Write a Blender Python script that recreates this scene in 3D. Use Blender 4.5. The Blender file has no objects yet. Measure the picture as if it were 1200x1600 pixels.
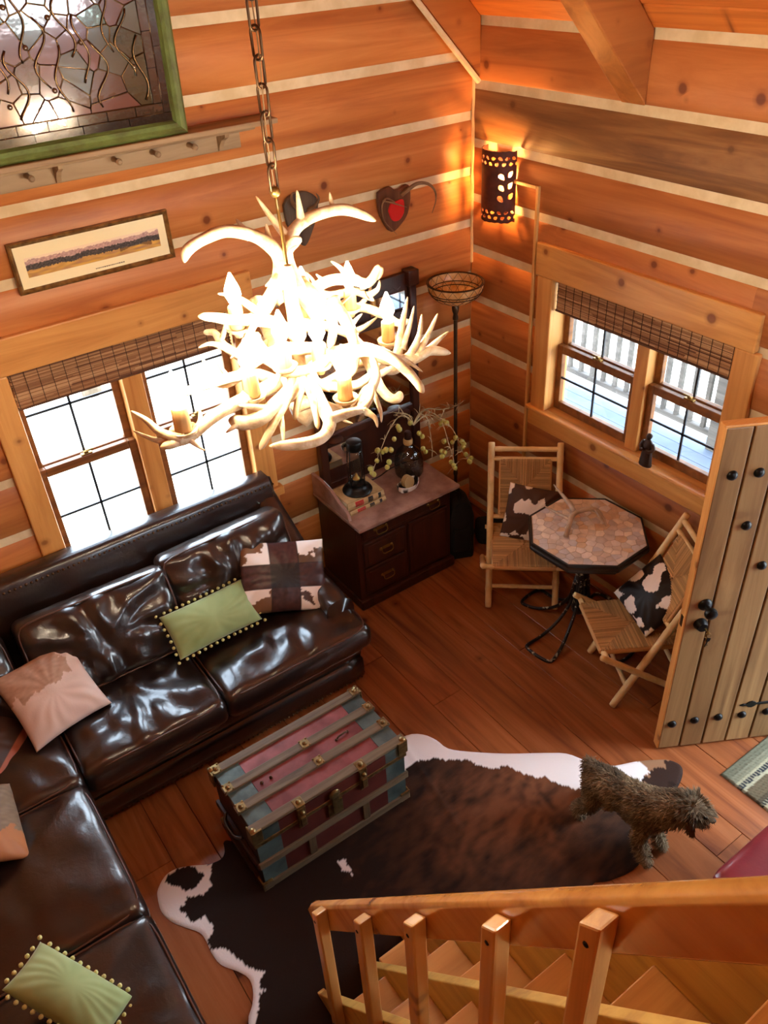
import bpy, bmesh, math, random
from mathutils import Matrix, Vector, noise
rnd = random.Random(7)
R_ = math.radians
D = bpy.data
SC = bpy.context.scene
COL = SC.collection
# ------------------------------------------------------------------ camera
FPX = 1303.8                      # focal length in pixels of the 1200x1600 frame
CAM_H = 3.75
RIGHT = Vector((0.8134187, -0.5794951, -0.0503535))
UP = Vector((0.3716491, 0.4511703, 0.8113706))
FWD = Vector((0.4474673, 0.6786979, -0.5823592))
CAM = Vector((0.0, 0.0, CAM_H))
cam = D.cameras.new('camera')
cam.sensor_fit = 'VERTICAL'
cam.sensor_height = 32.0
cam.lens = FPX * 32.0 / 1600.0
cam.clip_start = 0.05
camo = D.objects.new('camera', cam)
COL.objects.link(camo)
camo.matrix_world = Matrix(((RIGHT.x, UP.x, -FWD.x, CAM.x), (RIGHT.y, UP.y, -FWD.y, CAM.y),
                            (RIGHT.z, UP.z, -FWD.z, CAM.z), (0, 0, 0, 1)))
SC.camera = camo
SC.view_settings.view_transform = 'Standard'
SC.view_settings.look = 'None'
SC.view_settings.gamma = 1.0
SC.view_settings.use_curve_mapping = False
SC.view_settings.exposure = 0.0
# ------------------------------------------------------------------ daylight and lamps (levels)
SKY_STRENGTH = 22.0
BULB_W = 14.0
SCONCE_W = 28.0
wd = D.worlds.new('sky')
SC.world = wd
wd.use_nodes = True
wn = wd.node_tree.nodes
wn['Background'].inputs['Strength'].default_value = SKY_STRENGTH
tc = wn.new('ShaderNodeTexCoord'); sp = wn.new('ShaderNodeSeparateXYZ'); rp = wn.new('ShaderNodeValToRGB')
wd.node_tree.links.new(tc.outputs['Generated'], sp.inputs[0])
wd.node_tree.links.new(sp.outputs['Z'], rp.inputs[0])
rp.color_ramp.elements[0].color = (0.82, 0.92, 1.0, 1)
rp.color_ramp.elements[0].position = 0.0
rp.color_ramp.elements[1].color = (0.62, 0.80, 1.0, 1)
rp.color_ramp.elements[1].position = 0.9
wd.node_tree.links.new(rp.outputs[0], wn['Background'].inputs['Color'])
# ------------------------------------------------------------------ pixel helpers (the photo as 1200x1600)
def ray(px, py):
    return RIGHT * ((px - 600) / FPX) + UP * (-(py - 800) / FPX) + FWD
def onz(px, py, z):
    d = ray(px, py); return CAM + d * ((z - CAM_H) / d.z)
def onx(px, py, x):
    d = ray(px, py); return CAM + d * (x / d.x)
def ony(px, py, y):
    d = ray(px, py); return CAM + d * (y / d.y)
def dep(px, py, t):
    return CAM + ray(px, py) * t
# ------------------------------------------------------------------ colours and materials
def S(r, g, b):
    def f(c):
        c /= 255.0
        return c / 12.92 if c <= 0.04045 else ((c + 0.055) / 1.055) ** 2.4
    return (f(r), f(g), f(b), 1.0)
class NT:
    def __init__(s, name):
        s.m = D.materials.new(name); s.m.use_nodes = True
        s.t = s.m.node_tree; s.n = s.t.nodes
        s.b = s.n['Principled BSDF']
    def new(s, k, **kw):
        n = s.n.new(k)
        for a, v in kw.items(): setattr(n, a, v)
        return n
    def l(s, a, b): s.t.links.new(a, b)
    def coord(s, scale=(1, 1, 1), rand=True, src='Object', rot=(0, 0, 0)):
        t = s.new('ShaderNodeTexCoord'); mp = s.new('ShaderNodeMapping')
        mp.inputs['Scale'].default_value = scale; mp.inputs['Rotation'].default_value = rot
        s.l(t.outputs[src], mp.inputs['Vector'])
        if rand:
            oi = s.new('ShaderNodeObjectInfo'); mu = s.new('ShaderNodeMath', operation='MULTIPLY')
            mu.inputs[1].default_value = 37.0
            s.l(oi.outputs['Random'], mu.inputs[0])
            cb = s.new('ShaderNodeCombineXYZ')
            for i in range(3): s.l(mu.outputs[0], cb.inputs[i])
            s.l(cb.outputs[0], mp.inputs['Location'])
        return mp.outputs[0]
    def noise(s, vec, scale=5, detail=4, rough=.55, dist=0):
        n = s.new('ShaderNodeTexNoise'); n.inputs['Scale'].default_value = scale
        n.inputs['Detail'].default_value = detail; n.inputs['Roughness'].default_value = rough
        n.inputs['Distortion'].default_value = dist
        s.l(vec, n.inputs['Vector']); return n.outputs['Fac']
    def ramp(s, fac, stops):
        r = s.new('ShaderNodeValToRGB'); e = r.color_ramp.elements
        while len(e) < len(stops): e.new(0.5)
        for i, (p, c) in enumerate(stops):
            e[i].position = p; e[i].color = c if len(c) == 4 else (*c, 1)
        s.l(fac, r.inputs[0]); return r.outputs[0]
    def mix(s, fac, a, b, mode='MIX'):
        m = s.new('ShaderNodeMix', data_type='RGBA', blend_type=mode)
        for v, i in ((fac, 0), (a, 6), (b, 7)):
            if hasattr(v, 'is_linked') or hasattr(v, 'links'): s.l(v, m.inputs[i])
            else: m.inputs[i].default_value = v
        return m.outputs[2]
    def bump(s, h, strength=.2, dist=.01):
        b = s.new('ShaderNodeBump'); b.inputs['Strength'].default_value = strength; b.inputs['Distance'].default_value = dist
        s.l(h, b.inputs['Height']); s.l(b.outputs[0], s.b.inputs['Normal'])
    def fin(s, col=None, rough=.5, metal=0, spec=.5, coat=0, trans=0, ior=1.45):
        if col is not None:
            if hasattr(col, 'links'): s.l(col, s.b.inputs['Base Color'])
            else: s.b.inputs['Base Color'].default_value = col
        s.b.inputs['Roughness'].default_value = rough
        s.b.inputs['Metallic'].default_value = metal
        s.b.inputs['Specular IOR Level'].default_value = spec
        s.b.inputs['Coat Weight'].default_value = coat
        s.b.inputs['Coat Roughness'].default_value = .15
        s.b.inputs['Transmission Weight'].default_value = trans
        s.b.inputs['IOR'].default_value = ior
        return s.m
def wood(name, light, mid, dark, axis='X', rough=.45, knots=.5, grain=1.0, var=.35, spec=.4, coat=0, knotcol=None, kscale=2.6):
    s = NT(name)
    sc = {'X': (.5, 7, 7), 'Y': (7, .5, 7), 'Z': (7, 7, .5)}[axis]
    sc = tuple(c * grain for c in sc)
    v = s.coord(sc)
    g = s.noise(v, 1.6, 6, .62, 1.2)
    col = s.ramp(g, ((.28, dark), (.5, mid), (.74, light)))
    if knots > 0:
        # round knots scattered on the face of the board (a 2-D pattern along the grain)
        se = s.new('ShaderNodeSeparateXYZ'); s.l(s.coord((1, 1, 1)), se.inputs[0]); cb = s.new('ShaderNodeCombineXYZ')
        o1, o2, o3 = {'X': ('X', 'Y', 'Z'), 'Y': ('Y', 'X', 'Z'), 'Z': ('Z', 'X', 'Y')}[axis]
        s.l(se.outputs[o1], cb.inputs[0]); m6 = s.new('ShaderNodeMath', operation='MULTIPLY_ADD'); m6.inputs[1].default_value = .85
        s.l(se.outputs[o2], m6.inputs[0]); s.l(se.outputs[o3], m6.inputs[2]); s.l(m6.outputs[0], cb.inputs[1])
        vo = s.new('ShaderNodeTexVoronoi', voronoi_dimensions='2D'); vo.inputs['Scale'].default_value = kscale
        s.l(cb.outputs[0], vo.inputs['Vector'])
        pk = s.new('ShaderNodeMath', operation='MULTIPLY_ADD'); pk.inputs[1].default_value = .10; s.l(vo.outputs['Color'], pk.inputs[0]); s.l(vo.outputs['Distance'], pk.inputs[2])
        kf = s.ramp(pk.outputs[0], ((.0, (1, 1, 1, 1)), (.062, (1, 1, 1, 1)), (.085, (.35, .35, .35, 1)), (.13, (0, 0, 0, 1))))
        mm = s.new('ShaderNodeMath', operation='MULTIPLY'); mm.inputs[1].default_value = knots
        s.l(kf, mm.inputs[0])
        col = s.mix(mm.outputs[0], col, knotcol or dark)
    big = s.noise(s.coord((1.1, 1.1, 1.1)), 1.0, 2)
    oi = s.new('ShaderNodeObjectInfo')
    ad = s.new('ShaderNodeMath', operation='ADD'); s.l(big, ad.inputs[0]); s.l(oi.outputs['Random'], ad.inputs[1])
    vv = s.ramp(ad.outputs[0], ((.2, (1 - var,) * 3 + (1,)), (1.0, (1, 1, 1, 1))))
    col = s.mix(1.0, col, vv, 'MULTIPLY')
    s.bump(g, .12, .006)
    return s.fin(col, rough, 0, spec, coat)
def plain(name, col, rough=.5, metal=0, spec=.5, nscale=0, col2=None, bump=0, bscale=40, coat=0, lo=.35, hi=.65, det=4):
    s = NT(name); c = col
    if nscale:
        c = s.ramp(s.noise(s.coord(), nscale, det), ((lo, col), (hi, col2)))
    if bump: s.bump(s.noise(s.coord(), bscale, 4), bump, .004)
    return s.fin(c, rough, metal, spec, coat)
def vcol(name, rough=.6, bump=0, bscale=60, spec=.3, brindle=False):
    s = NT(name)
    a = s.new('ShaderNodeVertexColor', layer_name='Col')
    c = a.outputs['Color']
    if brindle:
        n = s.noise(s.coord((3, 3, 3)), 3.5, 5, .7, .6)
        c = s.mix(1.0, c, s.ramp(n, ((.3, (.45, .4, .4, 1)), (.65, (1.0, 1.0, 1.0, 1)))), 'MULTIPLY')
    if bump: s.bump(s.noise(s.coord(), bscale, 4), bump, .004)
    return s.fin(c, rough, 0, spec)
# ------------------------------------------------------------------ mesh builder
class MB:
    def __init__(s): s.v = []; s.f = []; s.c = []
    def add(s, vs, fs, M=None, cols=None):
        o = len(s.v)
        s.v += [tuple(M @ Vector(p)) if M else tuple(p) for p in vs]
        s.f += [tuple(i + o for i in f) for f in fs]
        if cols: s.c += cols
        return s
    def bx(s, x0, x1, y0, y1, z0, z1, M=None):
        return s.add([(x0, y0, z0), (x1, y0, z0), (x1, y1, z0), (x0, y1, z0), (x0, y0, z1), (x1, y0, z1), (x1, y1, z1), (x0, y1, z1)],
                     [(3, 2, 1, 0), (4, 5, 6, 7), (0, 1, 5, 4), (1, 2, 6, 5), (2, 3, 7, 6), (3, 0, 4, 7)], M)
    def prism(s, poly, z0, z1, M=None):
        n = len(poly)
        vs = [(x, y, z0) for x, y in poly] + [(x, y, z1) for x, y in poly]
        fs = [tuple(range(n - 1, -1, -1)), tuple(range(n, 2 * n))] + [(i, (i + 1) % n, n + (i + 1) % n, n + i) for i in range(n)]
        return s.add(vs, fs, M)
    def lathe(s, prof, M=None, n=16, a0=0, a1=2 * math.pi):
        full = abs(a1 - a0 - 2 * math.pi) < 1e-6
        m = n if full else n + 1
        vs = []
        for r, z in prof:
            for i in range(m):
                a = a0 + (a1 - a0) * i / n
                vs.append((r * math.cos(a), r * math.sin(a), z))
        fs = []
        for j in range(len(prof) - 1):
            for i in range(n):
                i2 = (i + 1) % m
                fs.append((j * m + i, j * m + i2, (j + 1) * m + i2, (j + 1) * m + i))
        if full:
            if prof[0][0] > 1e-4: fs.append(tuple(range(m - 1, -1, -1)))
            if prof[-1][0] > 1e-4: fs.append(tuple((len(prof) - 1) * m + i for i in range(m)))
        return s.add(vs, fs, M)
    def tube(s, pts, r, n=8, closed=False, M=None, flat=1.0):
        P = [Vector(p) for p in pts]; k = len(P)
        rr = r if isinstance(r, (list, tuple)) else [r] * k
        vs = []; ref = None
        for i in range(k):
            if closed: t = P[(i + 1) % k] - P[i - 1]
            else: t = P[min(i + 1, k - 1)] - P[max(i - 1, 0)]
            if t.length < 1e-9: t = Vector((0, 0, 1))
            t.normalize()
            if ref is None:
                ref = Vector((0, 0, 1)) if abs(t.z) < .9 else Vector((1, 0, 0))
            u = (ref - t * ref.dot(t))
            if u.length < 1e-6: u = t.orthogonal()
            u.normalize(); w = t.cross(u); ref = u
            for j in range(n):
                a = 2 * math.pi * j / n
                vs.append(P[i] + (u * math.cos(a) + w * math.sin(a) * flat) * rr[i])
        fs = []
        for i in range(k if closed else k - 1):
            b = ((i + 1) % k) * n
            for j in range(n):
                fs.append((i * n + j, i * n + (j + 1) % n, b + (j + 1) % n, b + j))
        if not closed:
            fs.append(tuple(range(n - 1, -1, -1))); fs.append(tuple((k - 1) * n + j for j in range(n)))
        return s.add(vs, fs, M)
    def ball(s, c, r, n=10, m=6, sc=(1, 1, 1), M=None):
        prof = [(r * math.sin(math.pi * j / m), -r * math.cos(math.pi * j / m)) for j in range(m + 1)]
        prof[0] = (1e-5, -r); prof[-1] = (1e-5, r)
        T = Matrix.Translation(c) @ Matrix.Diagonal((*sc, 1))
        return s.lathe(prof, (M @ T) if M else T, n)
    def grid(s, fn, nu, nv, closeu=False, closev=False):
        mu = nu if closeu else nu + 1; mv = nv if closev else nv + 1
        vs = [fn(i / nu, j / nv) for j in range(mv) for i in range(mu)]
        fs = [(j * mu + i, j * mu + (i + 1) % mu, ((j + 1) % mv) * mu + (i + 1) % mu, ((j + 1) % mv) * mu + i) for j in range(nv) for i in range(nu)]
        return s.add(vs, fs)
    def rbox(s, sx, sy, sz, r, n=(12, 12, 4), M=None, fn=None):
        """rounded box centred on the origin, subdivided; fn(p) moves the points"""
        vs = {}; V = []; F = []
        def vid(p):
            k = tuple(round(c, 6) for c in p)
            if k not in vs: vs[k] = len(V); V.append(p)
            return vs[k]
        h = (sx / 2, sy / 2, sz / 2)
        def smap(i, k, a):
            m = n[a]; t = i / m * 2 - 1
            return t * h[a]
        for a, b, c in ((0, 1, 2), (1, 2, 0), (2, 0, 1)):
            for sg in (-1, 1):
                for i in range(n[a]):
                    for j in range(n[b]):
                        q = []
                        for di, dj in ((0, 0), (1, 0), (1, 1), (0, 1)):
                            p = [0, 0, 0]
                            p[a] = smap(i + di, 0, a); p[b] = smap(j + dj, 0, b); p[c] = sg * h[c]
                            q.append(vid(tuple(p)))
                        F.append(tuple(q) if sg > 0 else tuple(reversed(q)))
        out = []
        for p in V:
            inner = Vector([max(-(h[i] - r), min(h[i] - r, p[i])) for i in range(3)])
            d = Vector(p) - inner
            q = inner + (d.normalized() * r if d.length > 1e-9 else d)
            if fn: q = fn(q)
            out.append(q)
        return s.add(out, F, M)
    def mesh(s, name, smooth=False, bevel=0, seg=2, ang=30, cols=None):
        me = D.meshes.new(name)
        me.from_pydata(s.v, [], s.f)
        if bevel:
            bm = bmesh.new(); bm.from_mesh(me)
            ed = [e for e in bm.edges if len(e.link_faces) == 2 and e.calc_face_angle(0) > R_(ang)]
            bmesh.ops.bevel(bm, geom=ed, offset=bevel, segments=seg, affect='EDGES', profile=.5, clamp_overlap=True)
            bm.to_mesh(me); bm.free()
        if s.c and len(s.c) == len(me.vertices):
            at = me.color_attributes.new('Col', 'FLOAT_COLOR', 'POINT')
            fl = []
            for c in s.c: fl += list(c) if len(c) == 4 else [*c, 1]
            at.data.foreach_set('color', fl)
        if smooth:
            me.polygons.foreach_set('use_smooth', [True] * len(me.polygons))
            if smooth != 'all':
                try: me.set_sharp_from_angle(angle=R_(38))
                except Exception: pass
        me.update()
        return me
def fixn(me):
    bm = bmesh.new(); bm.from_mesh(me); bmesh.ops.recalc_face_normals(bm, faces=bm.faces); bm.to_mesh(me); bm.free()
def obj(name, mb, mat, parent=None, label=None, cat=None, group=None, kind=None, smooth=False, bevel=0, seg=2, recalc=False):
    me = mb.mesh(name, smooth, bevel, seg) if isinstance(mb, MB) else mb
    if recalc: fixn(me)
    if mat is not None and not me.materials: me.materials.append(mat)
    o = D.objects.new(name, me); COL.objects.link(o)
    if parent is not None:
        o.parent = parent
        if parent.get('_w') is not None:
            o.matrix_parent_inverse = Matrix.Translation(parent.location).inverted()
            if parent.parent is not None or parent.type == 'MESH': o.matrix_parent_inverse = Matrix.Identity(4)
    tag(o, label, cat, group, kind)
    return o
def tag(o, label=None, cat=None, group=None, kind=None):
    if label: o['label'] = label
    if cat: o['category'] = cat
    if group: o['group'] = group
    if kind: o['kind'] = kind
def thing(name, loc, label, cat, group=None, world=True, rz=0):
    """an Empty at the base of a thing; with world=True its parts are modelled in world coordinates"""
    o = D.objects.new(name, None); COL.objects.link(o); o.location = loc; o.empty_display_size = .05
    o.rotation_euler = (0, 0, rz)
    if world: o['_w'] = 1
    tag(o, label, cat, group)
    return o
def copy_part(src, parent, M=None):
    c = src.copy(); COL.objects.link(c); c.parent = parent
    if M is not None: c.matrix_basis = M
    return c
def frame3(x, y, z, o):
    """matrix with the given axes"""
    x = Vector(x); y = Vector(y); z = Vector(z)
    return Matrix(((x.x, y.x, z.x, o[0]), (x.y, y.y, z.y, o[1]), (x.z, y.z, z.z, o[2]), (0, 0, 0, 1)))
def aim(z, o, up=(0, 0, 1)):
    z = Vector(z).normalized(); x = Vector(up).cross(z)
    if x.length < 1e-5: x = Vector((1, 0, 0)).cross(z)
    x.normalize(); return frame3(x, z.cross(x), z, o)
def spline(pts, k=6):
    P = [Vector(p) for p in pts]; out = []
    for i in range(len(P) - 1):
        p0 = P[max(i - 1, 0)]; p1 = P[i]; p2 = P[i + 1]; p3 = P[min(i + 2, len(P) - 1)]
        for j in range(k):
            t = j / k
            out.append(.5 * ((2 * p1) + (p2 - p0) * t + (2 * p0 - 5 * p1 + 4 * p2 - p3) * t * t + (3 * p1 - p0 - 3 * p2 + p3) * t ** 3))
    out.append(P[-1]); return out
def inpoly(x, y, poly):
    c = False; j = len(poly) - 1
    for i in range(len(poly)):
        xi, yi = poly[i]; xj, yj = poly[j]
        if (yi > y) != (yj > y) and x < (xj - xi) * (y - yi) / (yj - yi) + xi: c = not c
        j = i
    return c
def nz(x, y, z=0, s=1): return noise.noise(Vector((x * s, y * s, z * s)))
# ------------------------------------------------------------------ materials shared
M = {}
M['logx'] = wood('pine_log_x', S(212, 142, 80), S(194, 120, 62), S(166, 94, 48), 'X', .42, .85, .8, .3, knotcol=S(104, 44, 20))
M['logy'] = wood('pine_log_y', S(204, 132, 74), S(182, 110, 58), S(154, 86, 44), 'Y', .42, .85, .8, .34, knotcol=S(100, 44, 20))
M['trimx'] = wood('pine_board_x', S(232, 172, 100), S(216, 152, 82), S(190, 124, 62), 'X', .35, .8, .8, .12, knotcol=S(110, 50, 20))
M['trimy'] = wood('pine_board_y', S(230, 170, 98), S(212, 150, 80), S(184, 120, 60), 'Y', .35, .8, .8, .12, knotcol=S(110, 50, 20))
M['trimz'] = wood('pine_board_z', S(232, 172, 100), S(216, 152, 82), S(190, 122, 60), 'Z', .35, .7, .8, .12, knotcol=S(110, 50, 20))
M['roof'] = wood('pine_roof_board', S(226, 140, 66), S(206, 118, 52), S(170, 90, 40), 'Y', .4, .8, .8, .2, knotcol=S(110, 48, 20))
M['chink'] = plain('chinking_mortar', S(226, 206, 168), .85, nscale=9, col2=S(208, 184, 142), bump=.3, bscale=30)
M['sash'] = wood('sash_wood', S(150, 98, 50), S(128, 80, 40), S(96, 58, 30), 'X', .4, 0, 1, .15)
M['floor'] = wood('red_pine_floor', S(170, 104, 60), S(148, 84, 46), S(106, 56, 34), 'Y', .26, .9, .7, .26, .5, 0, knotcol=S(56, 24, 18), kscale=1.5)
M['logdark'] = wood('weathered_log', S(162, 116, 70), S(128, 86, 50), S(92, 58, 36), 'Y', .5, .6, 1.0, .2, knotcol=S(80, 44, 24))
M['muntin'] = plain('dark_muntin', S(40, 44, 52), .5)
M['iron'] = plain('black_iron', S(22, 21, 20), .35, .6)
M['brass'] = plain('old_brass', S(150, 118, 62), .4, .9)
M['bronze'] = plain('dark_bronze', S(62, 44, 30), .42, .7, nscale=20, col2=S(84, 62, 40))
M['mahog'] = wood('dark_mahogany', S(74, 38, 24), S(56, 27, 17), S(36, 17, 11), 'Z', .34, 0, .9, .15, .5)
def glass_mat(name, tint=(1, 1, 1, 1), refl=.08):
    s = NT(name); s.n.remove(s.b)
    out = [n for n in s.n if n.type == 'OUTPUT_MATERIAL'][0]
    tr = s.new('ShaderNodeBsdfTransparent'); gl = s.new('ShaderNodeBsdfGlossy'); mx = s.new('ShaderNodeMixShader'); lw = s.new('ShaderNodeLayerWeight')
    tr.inputs[0].default_value = tint; gl.inputs['Roughness'].default_value = .02; lw.inputs['Blend'].default_value = .5
    pw = s.new('ShaderNodeMath', operation='POWER'); pw.inputs[1].default_value = 4.0; s.l(lw.outputs['Facing'], pw.inputs[0])
    ma = s.new('ShaderNodeMath', operation='MULTIPLY_ADD', use_clamp=True); ma.inputs[1].default_value = .7; ma.inputs[2].default_value = refl * .5; s.l(pw.outputs[0], ma.inputs[0])
    s.l(ma.outputs[0], mx.inputs[0]); s.l(tr.outputs[0], mx.inputs[1]); s.l(gl.outputs[0], mx.inputs[2]); s.l(mx.outputs[0], out.inputs[0])
    return s.m
M['pane'] = glass_mat('window_glass')
def emit(name, col, st):
    s = NT(name); s.b.inputs['Emission Color'].default_value = col; s.b.inputs['Emission Strength'].default_value = st
    return s.fin(col, .4)
# ================================================================== THE ROOM
YW, XW = 4.05, 3.465             # inner faces of the window wall and of the porch wall
XL, YB = -1.165, -1.80           # opposite wall and rear wall
XR, ZE, ZR = 1.15, 3.27, 5.585   # ridge x, eave height, ridge height
WIN1 = (0.53, 1.77, 0.82, 2.08)
WIN2 = (2.06, 3.33, 1.09, 2.02)
DOORO = (0.30, 1.24, -.1, 2.06)
def subtract(rects, hole):
    out = []
    for a0, a1, z0, z1 in rects:
        h0, h1, k0, k1 = hole
        if h0 >= a1 or h1 <= a0 or k0 >= z1 or k1 <= z0: out.append((a0, a1, z0, z1)); continue
        if h0 > a0: out.append((a0, h0, z0, z1))
        if h1 < a1: out.append((h1, a1, z0, z1))
        m0, m1 = max(a0, h0), min(a1, h1)
        if k0 > z0: out.append((m0, m1, z0, k0))
        if k1 < z1: out.append((m0, m1, k1, z1))
    return out
def log_mb(axis, face, sign, a0, a1, z0, z1):
    zm = (z0 + z1) / 2; e = min(.014, (z1 - z0) / 4)
    prof = [(.11, z0), (.016, z0), (.004, z0 + e), (-.003, zm), (.004, z1 - e), (.016, z1), (.11, z1)]
    m = MB(); n = len(prof); vs = []
    for a in (a0, a1):
        for d, z in prof:
            w = face + sign * d
            vs.append((a, w, z) if axis == 'X' else (w, a, z))
    fs = [(i, (i + 1) % n, n + (i + 1) % n, n + i) for i in range(n)] + [tuple(range(n)), tuple(range(2 * n - 1, n - 1, -1))]
    return m.add(vs, fs)
def log_wall(name, axis, face, sign, a0, a1, edges, holes, mat, gable=False):
    base = MB()
    zt = edges[-1] if gable else ZE + .04
    rects = [(a0 - .1, a1 + .1, 0.0, ZE + .04)]
    if gable:
        z = ZE + .04
        while z < ZR + .2:
            h = max(0.02, ZR + .12 - z)
            rects.append((max(a0 - .1, XR - h), min(a1 + .1, XR + h), z, z + .25)); z += .25
    for h in holes: rects = subtract(rects, h)
    for r0, r1, z0, z1 in rects:
        w0, w1 = face + sign * .013, face + sign * .16
        if axis == 'X': base.bx(r0, r1, min(w0, w1), max(w0, w1), z0, z1)
        else: base.bx(min(w0, w1), max(w0, w1), r0, r1, z0, z1)
    w = obj(name, base, M['chink'], kind='structure')
    for i in range(len(edges) - 1):
        z0, z1 = edges[i] + .021, edges[i + 1] - .021
        z0 = max(z0, 0.0)
        b0, b1 = a0, a1
        if gable and z1 > ZE:
            h = ZR - z1 + .30
            if h < .15: continue
            b0, b1 = max(a0, XR - h), min(a1, XR + h)
        rs = [(b0, b1, z0, z1)]
        for h in holes: rs = subtract(rs, h)
        for r in rs:
            if r[1] - r[0] < .03 or r[3] - r[2] < .03: continue
            dark = name == 'wall_right' and 2.6 < r[2] < 2.7
            obj('log', log_mb(axis, face, sign, *r), M['logdark'] if dark else mat, w, smooth=True)
    return w
EL = [-.12, .20, .52, .845, 1.165, 1.485, 1.81, 2.145, 2.455, 2.765, 3.08, 3.40, 3.72, 4.04, 4.36, 4.68, 5.0, 5.32, 5.6]
ER = [-.24, .08, .40, .715, 1.03, 1.345, 1.665, 1.985, 2.30, 2.615, 2.93, 3.25]
wall_left = log_wall('wall_left', 'X', YW, 1, XL, XW, EL, [WIN1], M['logx'], True)
wall_right = log_wall('wall_right', 'Y', XW, 1, YB, YW, ER + [3.34], [WIN2, DOORO], M['logy'])
wall_opposite = log_wall('wall_opposite', 'Y', XL, -1, YB, YW, ER + [3.34], [], M['logy'])
WIN3 = (1.55, 3.25, 2.42, 3.35)
wall_rear = log_wall('wall_rear', 'X', YB, -1, XL, XW, EL, [WIN3], M['logx'], True)
# bead of caulk in the corner and along the gable rafter
m = MB(); m.tube([(XW - .003 + .005 * nz(z * 3, 1), YW - .003 + .005 * nz(z * 3, 7), z * .1) for z in range(19, 34)], .010, 6)
obj('trim_1', m, plain('caulk_bead', S(206, 170, 122), .8), kind='structure', smooth=True)
# floor: planks running away from the viewer
fb = MB().bx(XL - .1, XW + .1, YB - .1, YW + .1, -.12, -.02)
floor = obj('floor', fb, plain('floor_gap', S(30, 14, 8), .9), kind='structure')
x = XL - .02; seams = [2.372, 2.195]
k = 0
while x < XW:
    w = rnd.choice([.20, .23, .26, .28])
    nx = x + w
    for s_ in seams:
        if abs(nx - s_) < .09: nx = s_
    if nx > XW - .05: nx = XW + .02
    y = YB
    while y < YW:
        L = rnd.uniform(1.7, 3.2)
        ny = min(y + L, YW + .02)
        if YW - ny < .5: ny = YW + .02
        obj('floorboard', MB().bx(x + .0012, nx - .0012, y + .001, ny - .001, -.025, 0), M['floor'], floor, bevel=.0018, seg=1)
        y = ny
    x = nx
# roof: two slopes of boards, ridge beam, rafters
ceil = MB()
for sg in (1, -1):
    xe = XR + sg * (XW - XR + .15)
    poly = [(XR, ZR + .03), (xe, ZE - .15 + .03), (xe, ZE - .15 + .16), (XR, ZR + .2)]
    vs = [(x, YB - .1, z) for x, z in poly] + [(x, YW + .15, z) for x, z in poly]
    ceil.add(vs, [(0, 1, 2, 3), (7, 6, 5, 4), (0, 4, 5, 1), (1, 5, 6, 2), (2, 6, 7, 3), (3, 7, 4, 0)])
ceiling = obj('ceiling', ceil, M['roof'], kind='structure')
nb = 23; sl = (XW - XR) * math.sqrt(2) / nb
for sg in (1, -1):
    for i in range(nb):
        s0 = i * sl + .002; s1 = (i + 1) * sl - .002; q = math.sqrt(.5); b = MB()
        prof = [(s0, .02), (s0, .006), (s0 + .006, 0), (s1 - .006, 0), (s1, .006), (s1, .02)]
        pts = [(XR + sg * ((XW - XR) - s * q + d * q), ZE + s * q + d * q) for s, d in prof]
        n = len(pts)
        b.add([(x, YB, z) for x, z in pts] + [(x, YW, z) for x, z in pts], [tuple(range(n)), tuple(range(2 * n - 1, n - 1, -1))] + [(j, (j + 1) % n, n + (j + 1) % n, n + j) for j in range(n)])
        obj('roof_board', b, M['roof'], ceiling, recalc=True)
rg = MB().bx(XR - .07, XR + .07, YB, YW, ZR - .42, ZR - .10)
obj('trim_2', rg, M['roof'], kind='structure', bevel=.008)
def rafter(y0, y1, sg, idx, zb=2.95):
    q = math.sqrt(.5)
    a = (XW - XR)
    poly = [(a, zb), (0, zb + a), (0, ZE + a), (a, ZE)]
    m = MB(); vs = [(XR + sg * x, y0, z) for x, z in poly] + [(XR + sg * x, y1, z) for x, z in poly]
    m.add(vs, [(0, 1, 2, 3), (7, 6, 5, 4), (0, 4, 5, 1), (1, 5, 6, 2), (2, 6, 7, 3), (3, 7, 4, 0)])
    return obj('trim_%d' % idx, m, M['rafter'], kind='structure', bevel=.008, recalc=True)
M['rafter'] = wood('rafter_pine', S(196, 124, 62), S(176, 106, 50), S(140, 78, 36), 'X', .45, .6, .6, .15)
i = 3
for y in (2.81, 1.61, .41):
    rafter(y, y + .15, 1, i); rafter(y, y + .15, -1, i + 1); i += 2
rafter(3.99, 4.05, 1, i, 2.97); rafter(3.99, 4.05, -1, i + 1, 2.97); i += 2
m = MB(); d = XW - .0
pts = [(XW - .012 - t * .1, 3.993, 2.952 + t * .1) for t in range(0, 23)]
m.tube(pts, .017, 6)
obj('trim_%d' % i, m, M['chink'], kind='structure', smooth=True); i += 1
TRIM_N = i
# loft floor the photographer stands on
obj('floor_loft', MB().bx(XL, XW, YB, .02, 2.02, 2.18), M['roof'], kind='structure', bevel=.006)
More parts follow.
